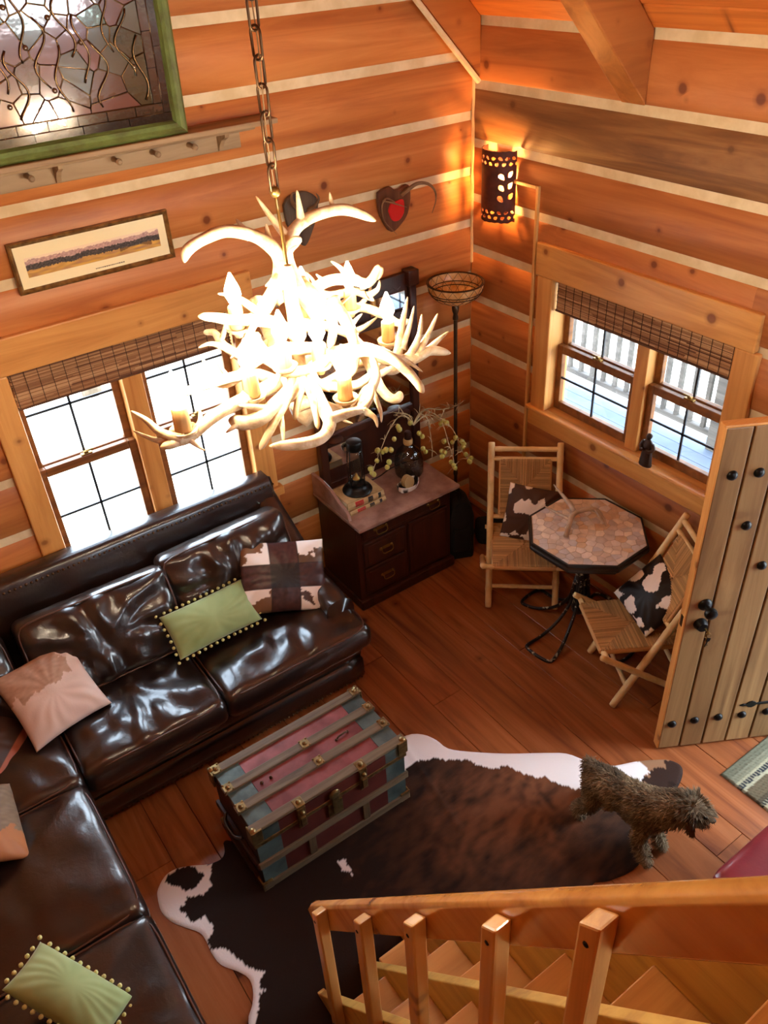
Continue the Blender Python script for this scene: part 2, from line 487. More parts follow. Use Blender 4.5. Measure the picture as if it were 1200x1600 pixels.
# ------------------------------------------------------------------ windows
def window(idx, axis, wall, a0, a1, z0, z1, mull, meet, casing, recess, crossU, crossL, blind_z, label_boards):
    """a0..a1 clear opening along the wall, sashes set back by recess"""
    W = D.objects.new('window_%d' % idx, None); COL.objects.link(W)
    W['kind'] = 'structure'; W['_w'] = 1
    W.location = ((a0 + a1) / 2, wall, z0) if axis == 'X' else (wall, (a0 + a1) / 2, z0)
    mh = M['trimx'] if axis == 'X' else M['trimy']
    def b(m, p0, p1, w0, w1, q0, q1):
        return m.bx(p0, p1, wall + w0, wall + w1, q0, q1) if axis == 'X' else m.bx(wall + w0, wall + w1, p0, p1, q0, q1)
    # lining of the opening
    f = MB(); b(f, a0 - .02, a0, 0, .16, z0, z1); b(f, a1, a1 + .02, 0, .16, z0, z1); b(f, a0 - .02, a1 + .02, 0, .16, z1, z1 + .02)
    obj('frame', f, M['trimz'], W, bevel=.002)
    for nm, p0, p1, q0, q1, w0 in casing:
        obj(nm, b(MB(), p0, p1, w0, .012, q0, q1), M['trimz'] if nm.startswith('side') else mh, W, bevel=.008)
    m0, m1 = mull
    obj('mullion', b(MB(), m0, m1, recess - .035, .16, z0, z1), M['trimz'], W, bevel=.006)
    for (s0, s1) in ((a0, m0), (m1, a1)):
        for up in (0, 1):
            st = .042
            w0 = recess + (.042 if up else 0); w1 = w0 + .036
            y0, y1 = (meet - .012, z1) if up else (z0, meet + .012)
            so = MB()
            b(so, s0, s0 + st, w0, w1, y0, y1); b(so, s1 - st, s1, w0, w1, y0, y1)
            b(so, s0 + st, s1 - st, w0, w1, y0, y0 + (.03 if up else .055)); b(so, s0 + st, s1 - st, w0, w1, y1 - (.05 if up else .05), y1)
            s_ = obj('sash', so, M['sash'], W, bevel=.004)
            obj('pane', b(MB(), s0 + st - .006, s1 - st + .006, w0 + .016, w0 + .020, y0 + .02, y1 - .03), M['pane'], s_)
            c = crossU if up else crossL
            mm = MB(); xc = (s0 + s1) / 2
            b(mm, xc - .0065, xc + .0065, w0 + .008, w0 + .0155, y0 + .02, y1 - .03)
            b(mm, s0 + st - .004, s1 - st + .004, w0 + .008, w0 + .0155, c - .0065, c + .0065)
            obj('muntin', mm, M['muntin'], s_)
        lk = MB(); xc = (s0 + s1) / 2
        b(lk, xc - .03, xc + .03, recess + .004, recess + .03, meet + .012, meet + .020)
        b(lk, xc - .012, xc + .012, recess + .008, recess + .026, meet + .02, meet + .032)
        b(lk, xc + .0, xc + .042, recess + .012, recess + .02, meet + .026, meet + .036)
        obj('sash_lock', lk, M['brass'], W, bevel=.002)
    return W
window(1, 'X', YW, .555, 1.745, .86, 2.06, (1.095, 1.205), 1.455,
       [('header_board', .05, 1.89, 2.05, 2.235, -.03), ('side_board', .43, .557, .70, 2.05, -.024), ('side_board', 1.743, 1.875, .70, 2.05, -.024),
        ('sill_board', .40, 1.90, .80, .86, -.05)], .055, 1.76, 1.155, 1.85, None)
window(2, 'Y', XW, 2.09, 3.31, 1.125, 2.0, (2.612, 2.695), 1.545,
       [('header_board', 1.985, 3.445, 1.982, 2.175, -.03), ('side_board', 3.308, 3.43, 1.12, 1.982, -.024), ('side_board', 1.96, 2.092, 1.12, 1.982, -.024),
        ('apron_board', 1.94, 3.45, .985, 1.10, -.024), ('sill_board', 1.93, 3.455, 1.10, 1.125, -.045)], .065, 1.86, 1.345, 1.81, None)
# the sill runs back to the sashes
obj('sill_shelf', MB().bx(XW + .01, XW + .16, 2.07, 3.33, 1.09, 1.124), M['trimy'], D.objects['window_2'])
M['reed'] = wood('woven_reed', S(140, 98, 64), S(100, 64, 40), S(58, 34, 22), 'X', .7, 0, 2.2, .3)
M['reedy'] = wood('woven_reed_y', S(122, 84, 56), S(84, 54, 36), S(48, 28, 20), 'Y', .7, 0, 2.2, .3)
M['reedc'] = vcol('reed_colours', .7, .15, 90)
M['string'] = plain('blind_string', S(46, 30, 22), .9)
def blind(axis, wall, a0, a1, z0, z1, depth, lab, mat):
    t = thing('woven_blind', ((a0 + a1) / 2, wall, z1) if axis == 'X' else (wall, (a0 + a1) / 2, z1), lab, 'blind')
    m = MB(); z = z1 - .004; r = random.Random(idx_seed(lab)); lay = 0
    def put(mb, p0, p1, w0, w1, q0, q1):
        if axis == 'X': mb.bx(p0, p1, wall + w0, wall + w1, q0, q1)
        else: mb.bx(wall + w0, wall + w1, p0, p1, q0, q1)
    while z > z0:
        h = r.choice((.0035, .0045, .006, .0075)); a = a0 + r.uniform(0, .008)
        while a < a1 - .02:
            e = min(a1 - r.uniform(0, .008), a + r.uniform(.15, .7)); j = r.uniform(0, .005)
            cc_ = r.choice((S(176, 132, 92), S(146, 102, 68), S(196, 154, 110), S(112, 74, 50), S(160, 116, 78)))
            m.c += [cc_] * 8
            put(m, a, e, depth + j, depth + j + .003, z - h, z - r.uniform(.0, .001)); a = e + .001
        z -= h
    o = obj('reeds', m, M['reedc'], t, kind='stuff')
    put_b = MB(); put(put_b, a0, a1, depth - .002, depth + .02, z0 - .012, z0); obj('bottom_roll', put_b, mat, t, bevel=.003)
    hb = MB(); put(hb, a0, a1, depth + .008, depth + .03, z1 - .03, z1); obj('head_rail', hb, mat, t, bevel=.003)
    n = int((a1 - a0) / .062); s = MB()
    for i in range(n + 1):
        a = a0 + .012 + (a1 - a0 - .024) * i / n
        put(s, a - .0012, a + .0012, depth - .0025, depth + .0, z0, z1)
    obj('warp_strings', s, M['string'], t, kind='stuff')
    back = MB(); put(back, a0 + .004, a1 - .004, depth + .009, depth + .012, z0, z1 - .03); obj('backing', back, mat, t)
def idx_seed(s): return sum(ord(c) for c in s)
blind('X', YW, .563, 1.737, 1.855, 2.045, .015, 'brown woven reed blind rolled up above the window behind the sofa', M['reed'])
blind('Y', XW, 2.10, 3.302, 1.80, 1.98, .012, 'brown woven reed blind in the porch window above the octagonal table', M['reedy'])
# pale wooden strip covering the sconce wire
sm = wood('pale_strip', S(226, 180, 112), S(212, 162, 96), S(190, 138, 78), 'Z', .5, 0)
t = MB().bx(XW - .022, XW - .003, 3.462, 3.482, .02, 2.475)
st = obj('trim_%d' % TRIM_N, t, sm, kind='structure', bevel=.003)
obj('trim_%d' % (TRIM_N + 1), MB().bx(XW - .022, XW - .003, 3.482, 3.69, 2.455, 2.475), sm, kind='structure', bevel=.003)
# ------------------------------------------------------------------ outside
gm = plain('bare_ground', S(176, 168, 150), .95, nscale=1.2, col2=S(214, 206, 190), bump=.5, bscale=6)
obj('ground', MB().bx(-14, 24, -10, 26, -.75, -.62), gm, kind='structure')
dk = plain('porch_board', S(92, 104, 124), .7, nscale=3, col2=S(78, 90, 110))
pf = obj('floor_porch', MB().bx(3.66, 5.75, -1.0, 5.5, -.2, -.09), dk, kind='structure')
for i in range(15):
    x0 = 3.66 + i * .139
    obj('deck_board', MB().bx(x0 + .003, x0 + .136, -1.0, 5.5, -.09, -.06), dk, pf, bevel=.003, seg=1)
rl = thing('porch_railing', (5.6, 2.4, -.06), 'grey weathered porch railing with square balusters outside the right window', 'railing')
rm = wood('weathered_rail', S(104, 98, 92), S(84, 78, 73), S(60, 55, 52), 'Y', .8, 0)
obj('top_rail', MB().bx(5.55, 5.67, -1, 5.5, .84, .88), rm, rl, bevel=.004)
obj('bottom_rail', MB().bx(5.58, 5.64, -1, 5.5, .05, .10), rm, rl, bevel=.004)
bme = MB().bx(-.018, .018, -.018, .018, .10, .84).mesh('baluster')
bme.materials.append(rm)
for i in range(46):
    o = D.objects.new('baluster', bme); COL.objects.link(o); o.parent = rl; o.location = (.01, -3.3 + i * .139, .06)
for yy in (-.6, 1.4, 3.4, 5.4):
    obj('post', MB().bx(5.56, 5.68, yy - .06, yy + .06, -.06, 2.7), rm, rl, bevel=.006)
obj('porch_shade_slab', MB().bx(3.66, 6.0, .85, 5.6, 2.72, 2.80), rm, kind='structure')  # added unseen slab, dims the deck and trims daylight at the doorway
# stone wall beyond
sw = thing('stone_wall', (8.5, 3.5, -.62), 'rough grey fieldstone wall beyond the porch railing', 'wall')
stm = plain('field_stone', S(120, 118, 112), .9, nscale=6, col2=S(170, 166, 158), bump=.4, bscale=14)
r2 = random.Random(3)
for lay in range(4):
    y = 0.0 + r2.uniform(0, .3)
    while y < 7.5:
        w = r2.uniform(.3, .6); h = .3
        b = MB().rbox(.5, w, h, .1, (4, 4, 3), Matrix.Translation((8.5 + r2.uniform(-.05, .05), y + w / 2, -.62 + h / 2 + lay * h)),
                      lambda p: p * (1 + .12 * nz(p.x + y * 3, p.y + lay * 5, p.z, 5)))
        obj('stone', b, stm, sw, smooth='all'); y += w + .01
# trees outside
bark = plain('bark', S(84, 70, 58), .95, nscale=8, col2=S(118, 104, 90), bump=.6, bscale=20)
leafm = plain('spring_leaves', S(104, 138, 60), .8, nscale=6, col2=S(150, 176, 96))
def tree(x, y, h, r, lab, leafy, seed):
    rr = random.Random(seed)
    t = thing('tree', (x, y, -.62), lab, 'tree')
    m = MB(); m.tube([(x + .1 * nz(i, seed), y + .1 * nz(i, seed + 9), -.65 + h * i / 8) for i in range(9)], [r * (1 - .1 * i) for i in range(9)], 10)
    for i in range(9):
        a = rr.uniform(0, 6.28); z = h * rr.uniform(.3, .9); L = rr.uniform(.6, 1.4)
        m.tube([(x, y, z), (x + L * .5 * math.cos(a), y + L * .5 * math.sin(a), z + .25), (x + L * math.cos(a), y + L * math.sin(a), z + .5)], [r * .4, r * .25, r * .08], 6)
    obj('trunk', m, bark, t, smooth='all')
    if leafy:
        m = MB()
        for i in range(420):
            a = rr.uniform(0, 6.28); q = rr.random() ** .5 * 1.5; z = h * rr.uniform(.25, 1)
            c = Vector((x + q * math.cos(a), y + q * math.sin(a), z)); u = Vector((rr.uniform(-1, 1), rr.uniform(-1, 1), rr.uniform(-1, 1))).normalized() * .12
            v = u.orthogonal().normalized() * .07
            m.add([c - u, c + v, c + u, c - v], [(0, 1, 2, 3)])
        obj('foliage', m, leafm, t, kind='stuff')
tree(11.5, .4, 4.2, .13, 'leafy tree standing outside beyond the stone wall', True, 5)
tree(.4, 8.0, 4.0, .10, 'bare slender tree outside the sofa window, left one', False, 6)
tree(2.1, 9.2, 4.4, .12, 'bare slender tree outside the sofa window, right one', False, 8)
# square lantern hanging from the added porch roof slab
lt = thing('porch_lantern', (5.0, 3.72, 1.0), 'dark glazed lantern hanging outside the right window', 'lantern')
m = MB(); lx, ly, lz = 5.0, 3.72, 1.02
for sx in (-1, 1):
    for sy in (-1, 1): m.bx(lx + sx * .075 - .008, lx + sx * .075 + .008, ly + sy * .075 - .008, ly + sy * .075 + .008, lz, lz + .26)
m.bx(lx - .09, lx + .09, ly - .09, ly + .09, lz - .015, lz)
obj('cage', m, M['iron'], lt)
obj('cap', MB().lathe([(.15, lz + .26), (.14, lz + .28), (.05, lz + .36), (.02, lz + .38)], Matrix.Translation((lx, ly, 0)), 4), M['iron'], lt)
obj('hanger', MB().tube([(lx, ly, lz + .38), (lx, ly, 2.72)], .006, 6), M['iron'], lt)
# ================================================================== loft window behind the viewer (mirrored in the leaded panel)
w3 = D.objects.new('window_3', None); COL.objects.link(w3); w3['kind'] = 'structure'; w3['_w'] = 1; w3.location = (2.4, YB, 2.42)
m = MB(); m.bx(1.55, 3.25, YB - .14, YB, 2.38, 2.42); m.bx(1.55, 3.25, YB - .14, YB, 3.35, 3.39)
for x_ in (1.53, 2.38, 3.23): m.bx(x_, x_ + .04, YB - .14, YB, 2.42, 3.35)
obj('frame', m, M['sash'], w3, bevel=.003)
obj('pane', MB().bx(1.57, 3.23, YB - .08, YB - .075, 2.42, 3.35), M['pane'], w3)
# ================================================================== CHANDELIER
bone = NT('antler_bone')
v = bone.coord((1, 1, 1)); n_ = bone.noise(v, 14, 5, .6, .8)
c_ = bone.ramp(n_, ((.34, S(176, 138, 92)), (.5, S(214, 186, 142)), (.68, S(236, 218, 184))))
bone.bump(bone.noise(bone.coord((9, 9, 9)), 9, 3), .25, .004)
M['bone'] = bone.fin(c_, .45, 0, .4)
CH = Vector((1.15, 2.20, 2.52))
chand = thing('antler_chandelier', (1.15, 2.20, 2.30), 'lit chandelier of pale interlocked deer antlers hanging on a chain', 'chandelier')
def antler_mb(beam, r0, r1, tines, k=7, n=9):
    """beam: control points, tines: (control points, base radius); swollen burr at the base, pointed ends"""
    m = MB(); P = spline(beam, k); c = len(P)
    rad = []
    for i in range(c):
        t = i / (c - 1)
        r = r0 + (r1 - r0) * t
        r *= 1 + .10 * nz(P[i].x * 18, P[i].y * 18, P[i].z * 18)
        if t > .86: r *= max(.16, 1 - ((t - .86) / .14) ** 2 * .86)
        if i == 0: r *= 1.25
        rad.append(r)
    m.tube(P, rad, n)
    for tp, tr in tines:
        Q = spline(tp, 5); c2 = len(Q)
        m.tube(Q, [tr * ((1 - j / (c2 - 1)) ** .75 * .9 + .10) * (1.25 if j == 0 else 1) for j in range(c2)], 7)
    return m
def PX(lst):
    return [dep(x, y, t) for x, y, t in lst]
def antler_px(beam, r0, r1, *tines):
    obj('antler', antler_mb(PX(beam), r0, r1, [(PX(t), r) for t, r in tines]), M['bone'], chand, smooth='all')
# the two tall ones at the top
antler_px([(400, 500, 2.62), (430, 452, 2.66), (437, 409, 2.68), (421, 383, 2.66), (391, 367, 2.62), (352, 361, 2.56), (317, 374, 2.52), (293, 391, 2.50), (288, 410, 2.50)], .026, .016,
          ([(393, 369, 2.62), (380, 357, 2.61), (369, 342, 2.60)], .017), ([(424, 384, 2.66), (419, 368, 2.66), (416, 350, 2.66)], .016), ([(436, 425, 2.68), (424, 440, 2.62), (415, 447, 2.6)], .012))
antler_px([(500, 500, 2.80), (474, 460, 2.76), (455, 425, 2.74), (447, 395, 2.74), (456, 365, 2.76), (482, 341, 2.80), (529, 327, 2.86), (560, 333, 2.90), (587, 345, 2.93)], .027, .017,
          ([(471, 350, 2.78), (468, 325, 2.77), (464, 297, 2.75)], .018), ([(522, 328, 2.85), (518, 316, 2.85), (515, 300, 2.85)], .013),
          ([(450, 372, 2.75), (424, 340, 2.72), (400, 306, 2.70)], .017))
antler_px([(470, 520, 2.7), (455, 470, 2.7), (446, 425, 2.7), (444, 395, 2.7), (458, 380, 2.7), (470, 372, 2.68)], .026, .016, ([(446, 420, 2.7), (452, 395, 2.66), (466, 383, 2.62)], .014))
# right hand fan
antler_px([(500, 560, 2.70), (564, 545, 2.72), (607, 560, 2.76), (642, 562, 2.80), (672, 548, 2.84), (704, 552, 2.88)], .026, .015,
          ([(640, 558, 2.80), (655, 525, 2.80), (659, 491, 2.80)], .016), ([(650, 557, 2.81), (668, 525, 2.82), (684, 490, 2.83)], .016),
          ([(668, 548, 2.84), (684, 532, 2.86), (701, 518, 2.88)], .014), ([(620, 560, 2.77), (628, 510, 2.77), (637, 464, 2.77)], .018), ([(628, 545, 2.77), (640, 510, 2.76), (647, 478, 2.76)], .013))
antler_px([(520, 560, 2.55), (568, 547, 2.52), (606, 556, 2.50), (634, 578, 2.50), (650, 596, 2.50), (662, 614, 2.50)], .021, .012, ([(600, 553, 2.5), (632, 562, 2.52), (660, 581, 2.54)], .013))
antler_px([(565, 545, 2.80), (582, 580, 2.80), (596, 608, 2.80), (610, 622, 2.79), (622, 622, 2.78), (625, 611, 2.78)], .019, .014, ([(586, 588, 2.8), (606, 578, 2.82), (622, 566, 2.84)], .016))
# lower front sweep and hanging tines
antler_px([(488, 608, 2.50), (503, 635, 2.44), (515, 662, 2.40), (502, 684, 2.36), (470, 694, 2.32), (421, 697, 2.28)], .024, .014,
          ([(515, 655, 2.40), (545, 645, 2.42), (572, 642, 2.44), (590, 658, 2.45)], .019), ([(562, 643, 2.44), (578, 625, 2.46), (584, 600, 2.48)], .016),
          ([(568, 642, 2.44), (585, 652, 2.44), (590, 668, 2.44)], .012))
antler_px([(460, 590, 2.48), (447, 625, 2.42), (432, 652, 2.38), (418, 680, 2.36), (406, 703, 2.35)], .018, .010, ([(437, 645, 2.4), (441, 668, 2.38), (443, 692, 2.37)], .012))
antler_px([(480, 585, 2.50), (468, 618, 2.48), (463, 640, 2.47), (461, 656, 2.46)], .013, .008)
antler_px([(470, 580, 2.45), (486, 618, 2.43), (493, 645, 2.42), (497, 670, 2.41)], .013, .008)
# left lower arm reaching out to the single lamp
antler_px([(470, 595, 2.50), (440, 625, 2.42), (412, 650, 2.36), (385, 660, 2.33), (357, 656, 2.30)], .026, .020,
          ([(420, 640, 2.38), (396, 636, 2.33), (372, 633, 2.30)], .015), ([(372, 660, 2.31), (364, 668, 2.30), (353, 676, 2.29)], .012))
antler_px([(430, 600, 2.45), (380, 625, 2.34), (335, 650, 2.26), (300, 680, 2.22), (276, 690, 2.20), (250, 700, 2.18)], .022, .013,
          ([(285, 686, 2.20), (252, 676, 2.18), (228, 656, 2.16), (204, 642, 2.14)], .016), ([(275, 690, 2.2), (245, 688, 2.19), (208, 673, 2.17)], .012),
          ([(292, 684, 2.21), (306, 695, 2.21), (320, 704, 2.21)], .010), ([(302, 680, 2.22), (313, 660, 2.23), (312, 640, 2.24)], .014))
# left upper arms
antler_px([(500, 545, 2.70), (450, 545, 2.58), (405, 560, 2.50), (370, 590, 2.46), (345, 600, 2.45), (325, 584, 2.44)], .023, .012,
          ([(392, 565, 2.5), (350, 543, 2.46), (328, 537, 2.45), (310, 543, 2.44)], .013), ([(360, 594, 2.46), (345, 575, 2.46), (338, 562, 2.46)], .010))
antler_px([(470, 530, 2.66), (430, 505, 2.60), (392, 500, 2.55), (362, 500, 2.52), (335, 496, 2.50), (309, 494, 2.48)], .023, .012,
          ([(420, 500, 2.59), (385, 474, 2.56), (362, 462, 2.55), (340, 459, 2.54)], .016), ([(400, 500, 2.56), (385, 530, 2.5), (360, 560, 2.46)], .014))
antler_px([(440, 600, 2.6), (400, 585, 2.5), (360, 590, 2.42), (325, 600, 2.36), (295, 610, 2.3), (250, 625, 2.24)], .020, .011, ([(330, 598, 2.36), (322, 575, 2.34), (316, 558, 2.33)], .012))
# back and top right
antler_px([(470, 470, 2.85), (510, 440, 2.92), (545, 437, 2.98), (575, 442, 3.02), (592, 420, 3.05), (590, 437, 3.04)], .022, .014,
          ([(545, 437, 2.98), (533, 420, 2.97), (517, 408, 2.96)], .015), ([(568, 452, 3.0), (563, 436, 3.0), (553, 429, 3.0)], .011), ([(575, 462, 3.02), (590, 452, 3.03), (593, 438, 3.04)], .014), ([(510, 440, 2.92), (500, 434, 2.9), (494, 428, 2.9)], .009))
antler_px([(460, 520, 2.9), (510, 490, 3.0), (560, 480, 3.06), (600, 492, 3.08), (622, 505, 3.08), (640, 500, 3.08)], .022, .012, ([(560, 480, 3.06), (575, 462, 3.08), (580, 445, 3.1)], .012))
antler_px([(430, 520, 2.8), (480, 505, 2.9), (540, 520, 2.95), (575, 548, 2.95), (590, 540, 2.95)], .02, .012, ([(540, 520, 2.95), (556, 500, 2.96), (566, 490, 2.96)], .012))
antler_px([(450, 575, 2.75), (500, 560, 2.82), (550, 570, 2.86), (590, 560, 2.88), (610, 540, 2.9)], .021, .012, ([(520, 565, 2.84), (545, 540, 2.86), (560, 520, 2.88)], .013))
antler_px([(420, 560, 2.75), (470, 590, 2.62), (520, 605, 2.56), (560, 600, 2.54), (585, 580, 2.54)], .022, .012, ([(500, 600, 2.58), (525, 585, 2.56), (540, 565, 2.56)], .012))
antler_px([(400, 470, 2.85), (420, 520, 2.8), (440, 570, 2.7), (470, 600, 2.6)], .024, .018, ([(425, 530, 2.78), (400, 545, 2.74), (385, 560, 2.7)], .012))
antler_px([(520, 470, 2.7), (545, 510, 2.66), (555, 550, 2.62), (545, 590, 2.6)], .022, .016, ([(548, 520, 2.65), (570, 510, 2.66), (590, 495, 2.68)], .012))
antler_px([(430, 470, 2.95), (470, 452, 3.0), (515, 462, 3.04), (555, 455, 3.06), (585, 470, 3.06)], .021, .012, ([(500, 460, 3.03), (490, 440, 3.03), (478, 425, 3.03)], .012))
antler_px([(520, 600, 2.9), (545, 580, 2.95), (580, 570, 2.98), (612, 580, 2.98), (636, 565, 2.98), (650, 545, 2.98)], .02, .011, ([(596, 572, 2.98), (600, 550, 2.98), (596, 530, 2.98)], .012))
antler_px([(380, 560, 2.75), (350, 540, 2.78), (335, 520, 2.8), (318, 520, 2.82)], .018, .010, ([(345, 535, 2.78), (352, 510, 2.78), (348, 490, 2.78)], .011))
antler_px([(455, 640, 2.62), (490, 628, 2.64), (530, 640, 2.66), (560, 626, 2.68), (575, 600, 2.70)], .02, .012, ([(520, 636, 2.66), (535, 655, 2.66), (552, 662, 2.66)], .010))
antler_px([(395, 530, 2.5), (420, 560, 2.46), (455, 580, 2.44), (490, 575, 2.44), (515, 555, 2.45)], .022, .013, ([(440, 572, 2.45), (430, 600, 2.42), (415, 615, 2.41)], .012), ([(485, 576, 2.44), (500, 600, 2.42), (515, 612, 2.42)], .011))
antler_px([(470, 440, 2.78), (500, 470, 2.74), (520, 505, 2.70), (515, 545, 2.66)], .022, .014, ([(508, 482, 2.73), (530, 475, 2.72), (548, 462, 2.72)], .012))
antler_px([(560, 640, 2.5), (578, 612, 2.5), (588, 585, 2.52), (580, 555, 2.55)], .018, .011, ([(580, 605, 2.5), (594, 640, 2.48), (596, 660, 2.48)], .010))
# centre core and hub
m = MB(); hub = dep(470, 560, 2.70)
m.lathe([(.004, -.10), (.03, -.07), (.04, -.03), (.03, .0), (.022, .1), (.02, .42), (.012, .46)], Matrix.Translation((1.17, 2.22, 2.44)), 12)
obj('hub', m, M['bone'], chand, smooth=True)
# candle sleeves, cups and bulbs
BULBS = [(445, 572, 2.44), (540, 622, 2.50), (607, 532, 2.86), (287, 672, 2.21), (372, 512, 2.56), (478, 492, 2.92), (548, 482, 3.00), (395, 618, 2.36), (500, 570, 2.60)]
M['candle'] = wood('bark_sleeve', S(232, 190, 124), S(206, 158, 96), S(160, 112, 60), 'Z', .6, 0, 3)
bulb_r = .025
M['bulb'] = emit('warm_bulb', (1.0, .83, .60, 1), BULB_W / (math.pi * 4 * math.pi * bulb_r ** 2 * 1.25))
sl_me = MB().lathe([(.0215, 0), (.023, .002), (.0225, .066), (.02, .07), (.012, .071)], None, 14).mesh('candle_sleeve', True)
cup_me = MB().lathe([(.012, -.03), (.016, -.02), (.036, -.006), (.039, .004), (.034, .003), (.02, -.004)], None, 16).mesh('drip_cup', True)
bl_me = MB().lathe([(.011, .071), (.013, .08), (bulb_r, .105), (bulb_r * .9, .125), (bulb_r * .5, .15), (.003, .172)], None, 12).mesh('bulb', True)
sl_me.materials.append(M['candle']); cup_me.materials.append(M['bone']); bl_me.materials.append(M['bulb'])
for q in BULBS:
    p = dep(*q)
    for nm, me in (('candle_sleeve', sl_me), ('drip_cup', cup_me), ('bulb', bl_me)):
        o = D.objects.new(nm, me); COL.objects.link(o); o.parent = chand
        o.matrix_parent_inverse = Matrix.Translation(chand.location).inverted(); o.location = p
# chain
M['chain'] = plain('chain_bronze', S(92, 70, 48), .35, .85)
def link_mesh(name, L, w, r):
    pts = []
    for i in range(16):
        a = 2 * math.pi * i / 16
        pts.append((w * math.cos(a), 0, (L / 2 - w) * (1 if math.sin(a) >= 0 else -1) + w * math.sin(a)))
    me = MB().tube(pts, r, 6, closed=True).mesh(name, 'all'); me.materials.append(M['chain']); return me
lk = link_mesh('chain_link', .088, .019, .0042)
top = dep(437, 362, 2.70)
zt = 3.06; k = 0
while zt < ZR - .44:
    o = D.objects.new('chain_link', lk); COL.objects.link(o); o.parent = chand
    o.matrix_parent_inverse = Matrix.Translation(chand.location).inverted()
    o.location = (top.x, top.y, zt + .035); o.rotation_euler = (0, .06 * nz(k, 3.3), R_(90 * (k % 2) + 20 + 12 * nz(k, 1.2)))
    zt += .0745; k += 1
CHAIN_XY = (top.x, top.y)
m = MB(); m.tube([(top.x, top.y, 3.06), (top.x + .01, top.y + .01, 2.98), (1.17, 2.22, 2.88)], .006, 6)
m.ball((top.x, top.y, 3.055), .018)
obj('loop', m, M['brass'], chand, smooth='all')
m = MB(); m.tube([(top.x + .004 * math.cos(i), top.y + .004 * math.sin(i), 3.0 + i * .08) for i in range(28)], .0022, 5)
obj('cord', m, plain('lamp_cord', S(120, 92, 58), .6), chand)
# ================================================================== SCONCE
SY, SZ0, SZ1, SR = 3.785, 2.235, 2.63, .112
sc = thing('wall_sconce', (XW, SY, SZ0), 'lit dark copper half-round wall sconce with pierced leaf pattern', 'sconce')
holes = []
for i in range(9):
    a = -80 + i * 20
    for z0_ in (0, 1):
        zb = SZ1 - .052 if z0_ else SZ0 + .045
        holes.append((a, zb + .014, .0135, .009, (i * 47 % 90) - 45)); holes.append((a + 10, zb - .016, .0125, .0095, (i * 71 % 90) - 45))
for a in (-57, 57):
    for j, zz in enumerate((-.06, .0, .062)):
        for sd in (-1, 1):
            holes.append((a + sd * 12.5 + (0 if j else 2 * sd), (SZ0 + SZ1) / 2 + zz + (.014 if sd > 0 else 0), .021, .0135, 50 * sd))
NA, NZ = 150, 150
mm = MB(); 
def scp(i, j):
    a = R_(-90 + 180 * i / NA); z = SZ0 + (SZ1 - SZ0) * j / NZ
    if j > NZ - 3: z += .006 * nz(a * 4, 2)
    if j < 3: z += .008 * nz(a * 4, 9)
    return (XW - .004 - SR * math.cos(a) * 1.0, SY - SR * math.sin(a) * 1.1, z)
mm.v = [scp(i, j) for j in range(NZ + 1) for i in range(NA + 1)]
prep = [(a, z, rx, rz, math.cos(R_(t)), math.sin(R_(t))) for a, z, rx, rz, t in holes]
for j in range(NZ):
    zc = SZ0 + (SZ1 - SZ0) * (j + .5) / NZ
    near = [h for h in prep if abs(h[1] - zc) < .03]
    for i in range(NA):
        ac = -90 + 180 * (i + .5) / NA; cut = False
        for a, z, rx, rz, ct, s_t in near:
            dx = R_(ac - a) * SR; dz = zc - z
            if abs(dx) < .03:
                u = dx * ct + dz * s_t; v_ = -dx * s_t + dz * ct
                if (abs(u) / rx) ** 1.6 + (abs(v_) / (rz * max(.2, 1 - .35 * u / rx))) ** 1.6 < 1: cut = True; break
        if not cut: mm.f.append((j * (NA + 1) + i, j * (NA + 1) + i + 1, (j + 1) * (NA + 1) + i + 1, (j + 1) * (NA + 1) + i))
M['copper'] = plain('dark_copper', S(70, 30, 22), .6, .2, nscale=18, col2=S(92, 42, 30))
so = obj('pierced_shade', mm, M['copper'], sc, smooth='all')
md = so.modifiers.new('thickness', 'SOLIDIFY'); md.thickness = .003
obj('bulb', MB().lathe([(.012, -.06), (.014, -.05), (.026, .0), (.022, .03), (.004, .05)], Matrix.Translation((XW - .055, SY, 2.45)), 14),
    emit('sconce_bulb', (1.0, .47, .13, 1), SCONCE_W / (math.pi * .0085)), sc, smooth='all')
obj('lamp_holder', MB().lathe([(.03, 0), (.03, .01), (.014, .02), (.013, .10)], Matrix.Translation((XW - .055, SY, 2.29)), 12), M['brass'], sc, smooth=True)
obj('back_plate', MB().bx(XW - .008, XW + .001, SY - .05, SY + .05, 2.27, 2.6), M['copper'], sc, bevel=.002)
obj('bracket', MB().bx(XW - .06, XW - .004, SY - .006, SY + .006, 2.282, 2.292), M['copper'], sc)
# ================================================================== PEG SHELF, LEADED GLASS, PICTURE, SHIELDS
shm = wood('grey_shelf_paint', S(176, 148, 112), S(156, 128, 96), S(122, 98, 72), 'X', .6, .3, 1, .1)
sh = thing('peg_shelf', (1.3, YW, 2.70), 'long grey-brown wall shelf with a row of pegs below', 'shelf')
zs = 2.953
obj('top_board', MB().bx(.15, 2.088, YW - .17, YW, zs, zs + .024), shm, sh, bevel=.005)
obj('back_board', MB().bx(.2, 1.945, YW - .025, YW, zs - .108, zs), shm, sh, bevel=.004)
obj('moulding', MB().bx(.18, 1.985, YW - .13, YW - .02, zs - .018, zs), shm, sh, bevel=.012)
for xb in (.28, 1.03, 1.83):
    poly = [(0, 0), (-.105, 0), (-.10, -.016), (-.055, -.035), (-.03, -.06), (-.018, -.085), (0, -.09)]
    obj('bracket', MB().prism([(y, z) for y, z in poly], -.011, .011, Matrix(((0, 0, 1, xb), (1, 0, 0, YW - .02), (0, 1, 0, zs - .016), (0, 0, 0, 1)))), shm, sh, recalc=True)
